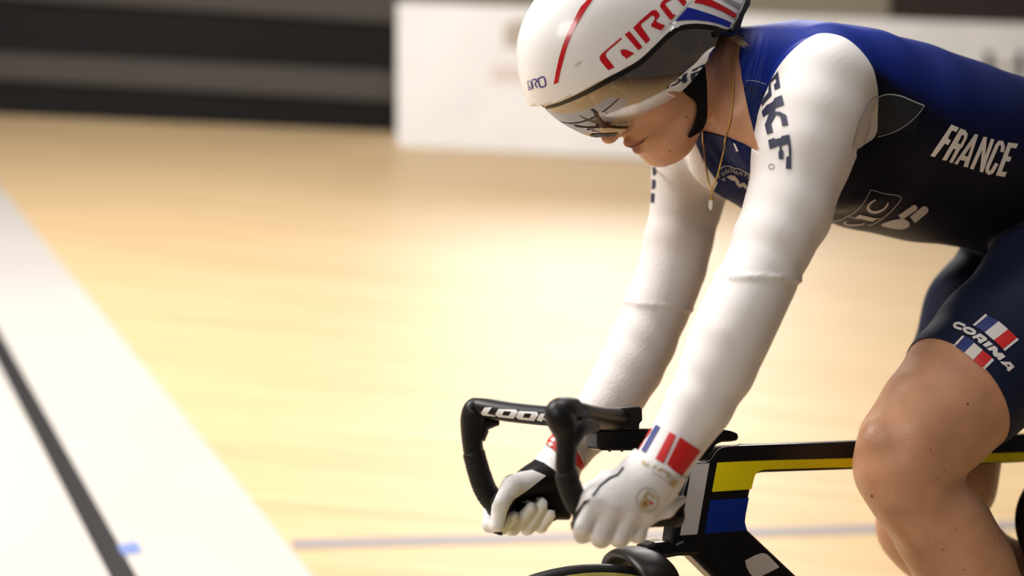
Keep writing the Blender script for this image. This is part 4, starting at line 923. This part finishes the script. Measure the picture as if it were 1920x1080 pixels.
decal('maker_lettering', [lz([(465,298),(557,297),(500,375),(600,398),(602,412),(440,395),(418,366)]), [lz([(640,318),(860,325),(886,355),(830,437),(640,417),(598,385)]), lz([(712,345),(802,350),(770,402),(685,392)])], [lz([(900,343),(1125,355),(1148,390),(1090,467),(900,447),(858,415)]), lz([(975,372),(1062,377),(1030,430),(948,420)])], lz([(1170,378),(1240,376),(1205,425),(1300,465),(1360,480),(1350,492),(1270,485),(1205,445),(1190,475),(1130,460),(1125,445)])], hb_tree, M_LOGO, hbar, .0006, 4)
# fork, front wheel
fork = None
def ribbon(name, pts, ra, rb, m, parent, side, n=6, nseg=16):
    C = cat([np.concatenate([p, [a, b]]) for p, a, b in zip(pts, ra, rb)], n); return sweep(name, [(c[:3], c[3], c[4]) for c in C], m, parent, nseg, side=side)
u_f = fa[0]; fw_, fr_ = .030, .008
cl0 = L(1192, 1040, 0); crown = []
def fp(du, v, w): return wor(np.array([cl0[0]+du, v, w]))
wt = cl0[2]
arch = [fp(-.060, .074, wt-.46), fp(-.022, .077, wt-.12), fp(-.014, .076, wt-.055), fp(-.006, .064, wt-.014), fp(0, .034, wt+.004), fp(0, 0, wt+.007), fp(0, -.034, wt+.004), fp(-.000, -.064, wt-.014), fp(-.008, -.076, wt-.055), fp(-.016, -.077, wt-.12), fp(-.055, -.074, wt-.46)]
arch = [wor(np.array([fa[0], .076, fa[2]]))] + [fp(.008*0, .080, wt-.15), fp(-.004, .080, wt-.075), fp(-.004, .068, wt-.024), fp(0, .036, wt-.003), fp(0, 0, wt+.002), fp(0, -.036, wt-.003), fp(-.004, -.068, wt-.024), fp(-.004, -.080, wt-.075), fp(0, -.080, wt-.15)] + [wor(np.array([fa[0], -.076, fa[2]]))]
fork = ribbon('fork', arch, [.022, .027, .027, .027, .027, .027, .027, .027, .027, .027, .022], [.007, .0075, .008, .0085, .009, .009, .009, .0085, .008, .0075, .007], M_BAR, bike, hv, 8, 18)
extr('fork_crown', [(1196,1043),(1200,1024),(1218,1014),(1240,1012),(1256,1016),(1270,1010),(1300,1008),(1300,1040),(1262,1040),(1240,1044)], -.020, .020, M_CARB, bike, .006, pv=0)
wheelc = fa
def ringmesh(name, c, R, prof, m, parent, n=96, smooth=True):
    """revolve profile [(dr, dv)] about the lateral axis through c (local)"""
    k = len(prof); V = []
    for i in range(n):
        a = 2*math.pi*i/n
        for dr, dv in prof: V.append(wor(np.array([c[0]+(R+dr)*math.cos(a), c[1]+dv, c[2]+(R+dr)*math.sin(a)])))
    Fc = [(i*k+j, i*k+(j+1) % k, ((i+1) % n)*k+(j+1) % k, ((i+1) % n)*k+j) for i in range(n) for j in range(k)]
    o = mk(name, V, Fc, m, parent, smooth); recalc(o); return o
M_TYRE = mat('tyre_black', (0.010, 0.0095, 0.0095), 0.5); M_DISC = mat('disc_olive', (0.46, 0.40, 0.10), 0.35, noise=0.15, nscale=20); M_RIM = mat('rim_black', (0.008, .008, .008), .3)
def wheel(c, nm):
    t = ringmesh('tyre', c, .3260, [(.0105*math.cos(a), .0105*math.sin(a)) for a in np.linspace(0, 2*math.pi, 13)[:-1]], M_TYRE, bike)
    ringmesh('wheel_disc', c, 0, [(.3265, .0102), (.3255, .0112), (.16, .019), (.02, .026), (.02, -.026), (.16, -.019), (.3255, -.0112), (.3265, -.0102)], M_DISC, t)
    sweep('axle', [(wor(c+np.array([0, -.07, 0])), .008), (wor(c+np.array([0, .07, 0])), .008)], M_SIL, t, 10)
wheel(fa, 'front')
# rear axle sits so that the rear tyre meets the banked boards
ra_ = fa + np.array([-.975, 0, 0.0]); q = wor(ra_ - np.array([0, 0, .3365])); ra_[2] -= q[2]-bankz(q[0], q[1])
wheel(ra_, 'rear')
bb = L(1832, 1425, 0)
for s in (.05, -.05):
    sweep('chain_stay', [(wor(bb+np.array([-.02, s*.5, 0])), .011, .016), (wor(ra_+np.array([0, s, 0])), .008, .012)], M_CARB, bike, 12)
    sweep('seat_stay', [(P(1985, 850, 0)+lv*s*.3, .008, .012), (wor(ra_+np.array([0, s, 0])), .007, .010)], M_CARB, bike, 12)
sp0 = P(2000, 700, 0)
sad = [wor(loc(sp0)+np.array([.13, 0, .005])), wor(loc(sp0)+np.array([.04, 0, .012])), wor(loc(sp0)+np.array([-.06, 0, .014])), wor(loc(sp0)+np.array([-.13, 0, .022]))]
sweep('saddle', [(sad[0], .012, .014), (sad[1], .022, .016), (sad[2], .060, .018), (sad[3], .066, .016)], M_BMAT, bike, 16)
ringmesh('chainring', bb+np.array([0, -.045, 0]), .085, [(.012, .003), (-.014, .003), (-.014, -.003), (.012, -.003)], M_SIL, bike, 48)
sweep('bottom_bracket', [(wor(bb+np.array([0, -.06, 0])), .022), (wor(bb+np.array([0, .06, 0])), .022)], M_CARB, bike, 16)
M_SHOE = mat('shoe_white', (.60, .57, .55), .4); M_SOLE = mat('shoe_sole', (.02, .02, .02), .5)
for s, CH in ((1, NL), (-1, FL)):
    ank = CH[-1][0]; ped = ank + np.array([.075, 0, -.095]); ped[1] = s*.105
    d = ped-bb; d[1] = 0; d = d/np.linalg.norm(d)*.165; pc = bb+d; pc[1] = s*.075
    sweep('crank', [(wor(bb+np.array([0, s*.06, 0])), .010, .016), (wor(pc), .008, .012)], M_CARB, bike, 12)
    sweep('pedal', [(wor(pc), .012), (wor(pc+np.array([0, s*.07, 0])), .014)], M_SIL, bike, 10)
    heel = ank+np.array([-.045, 0, -.045]); toe = ank+np.array([.165, 0, -.105]); mid = ank+np.array([.06, 0, -.050])
    g = Grid(ank-np.array([.12, .07, .17]), ank+np.array([.24, .07, .09]), .004)
    for p in (cone(ank+np.array([0, 0, .03]), ank+np.array([-.005, 0, -.03]), .040, .042), cone(heel, mid, .038, .042), cone(mid, toe, .042, .030), cone(heel+np.array([0, 0, -.01]), toe, .034, .026)): g.add(p, .02)
    V, T = g.mesh(); mk('shoe', wor(V), T, M_SHOE, person)
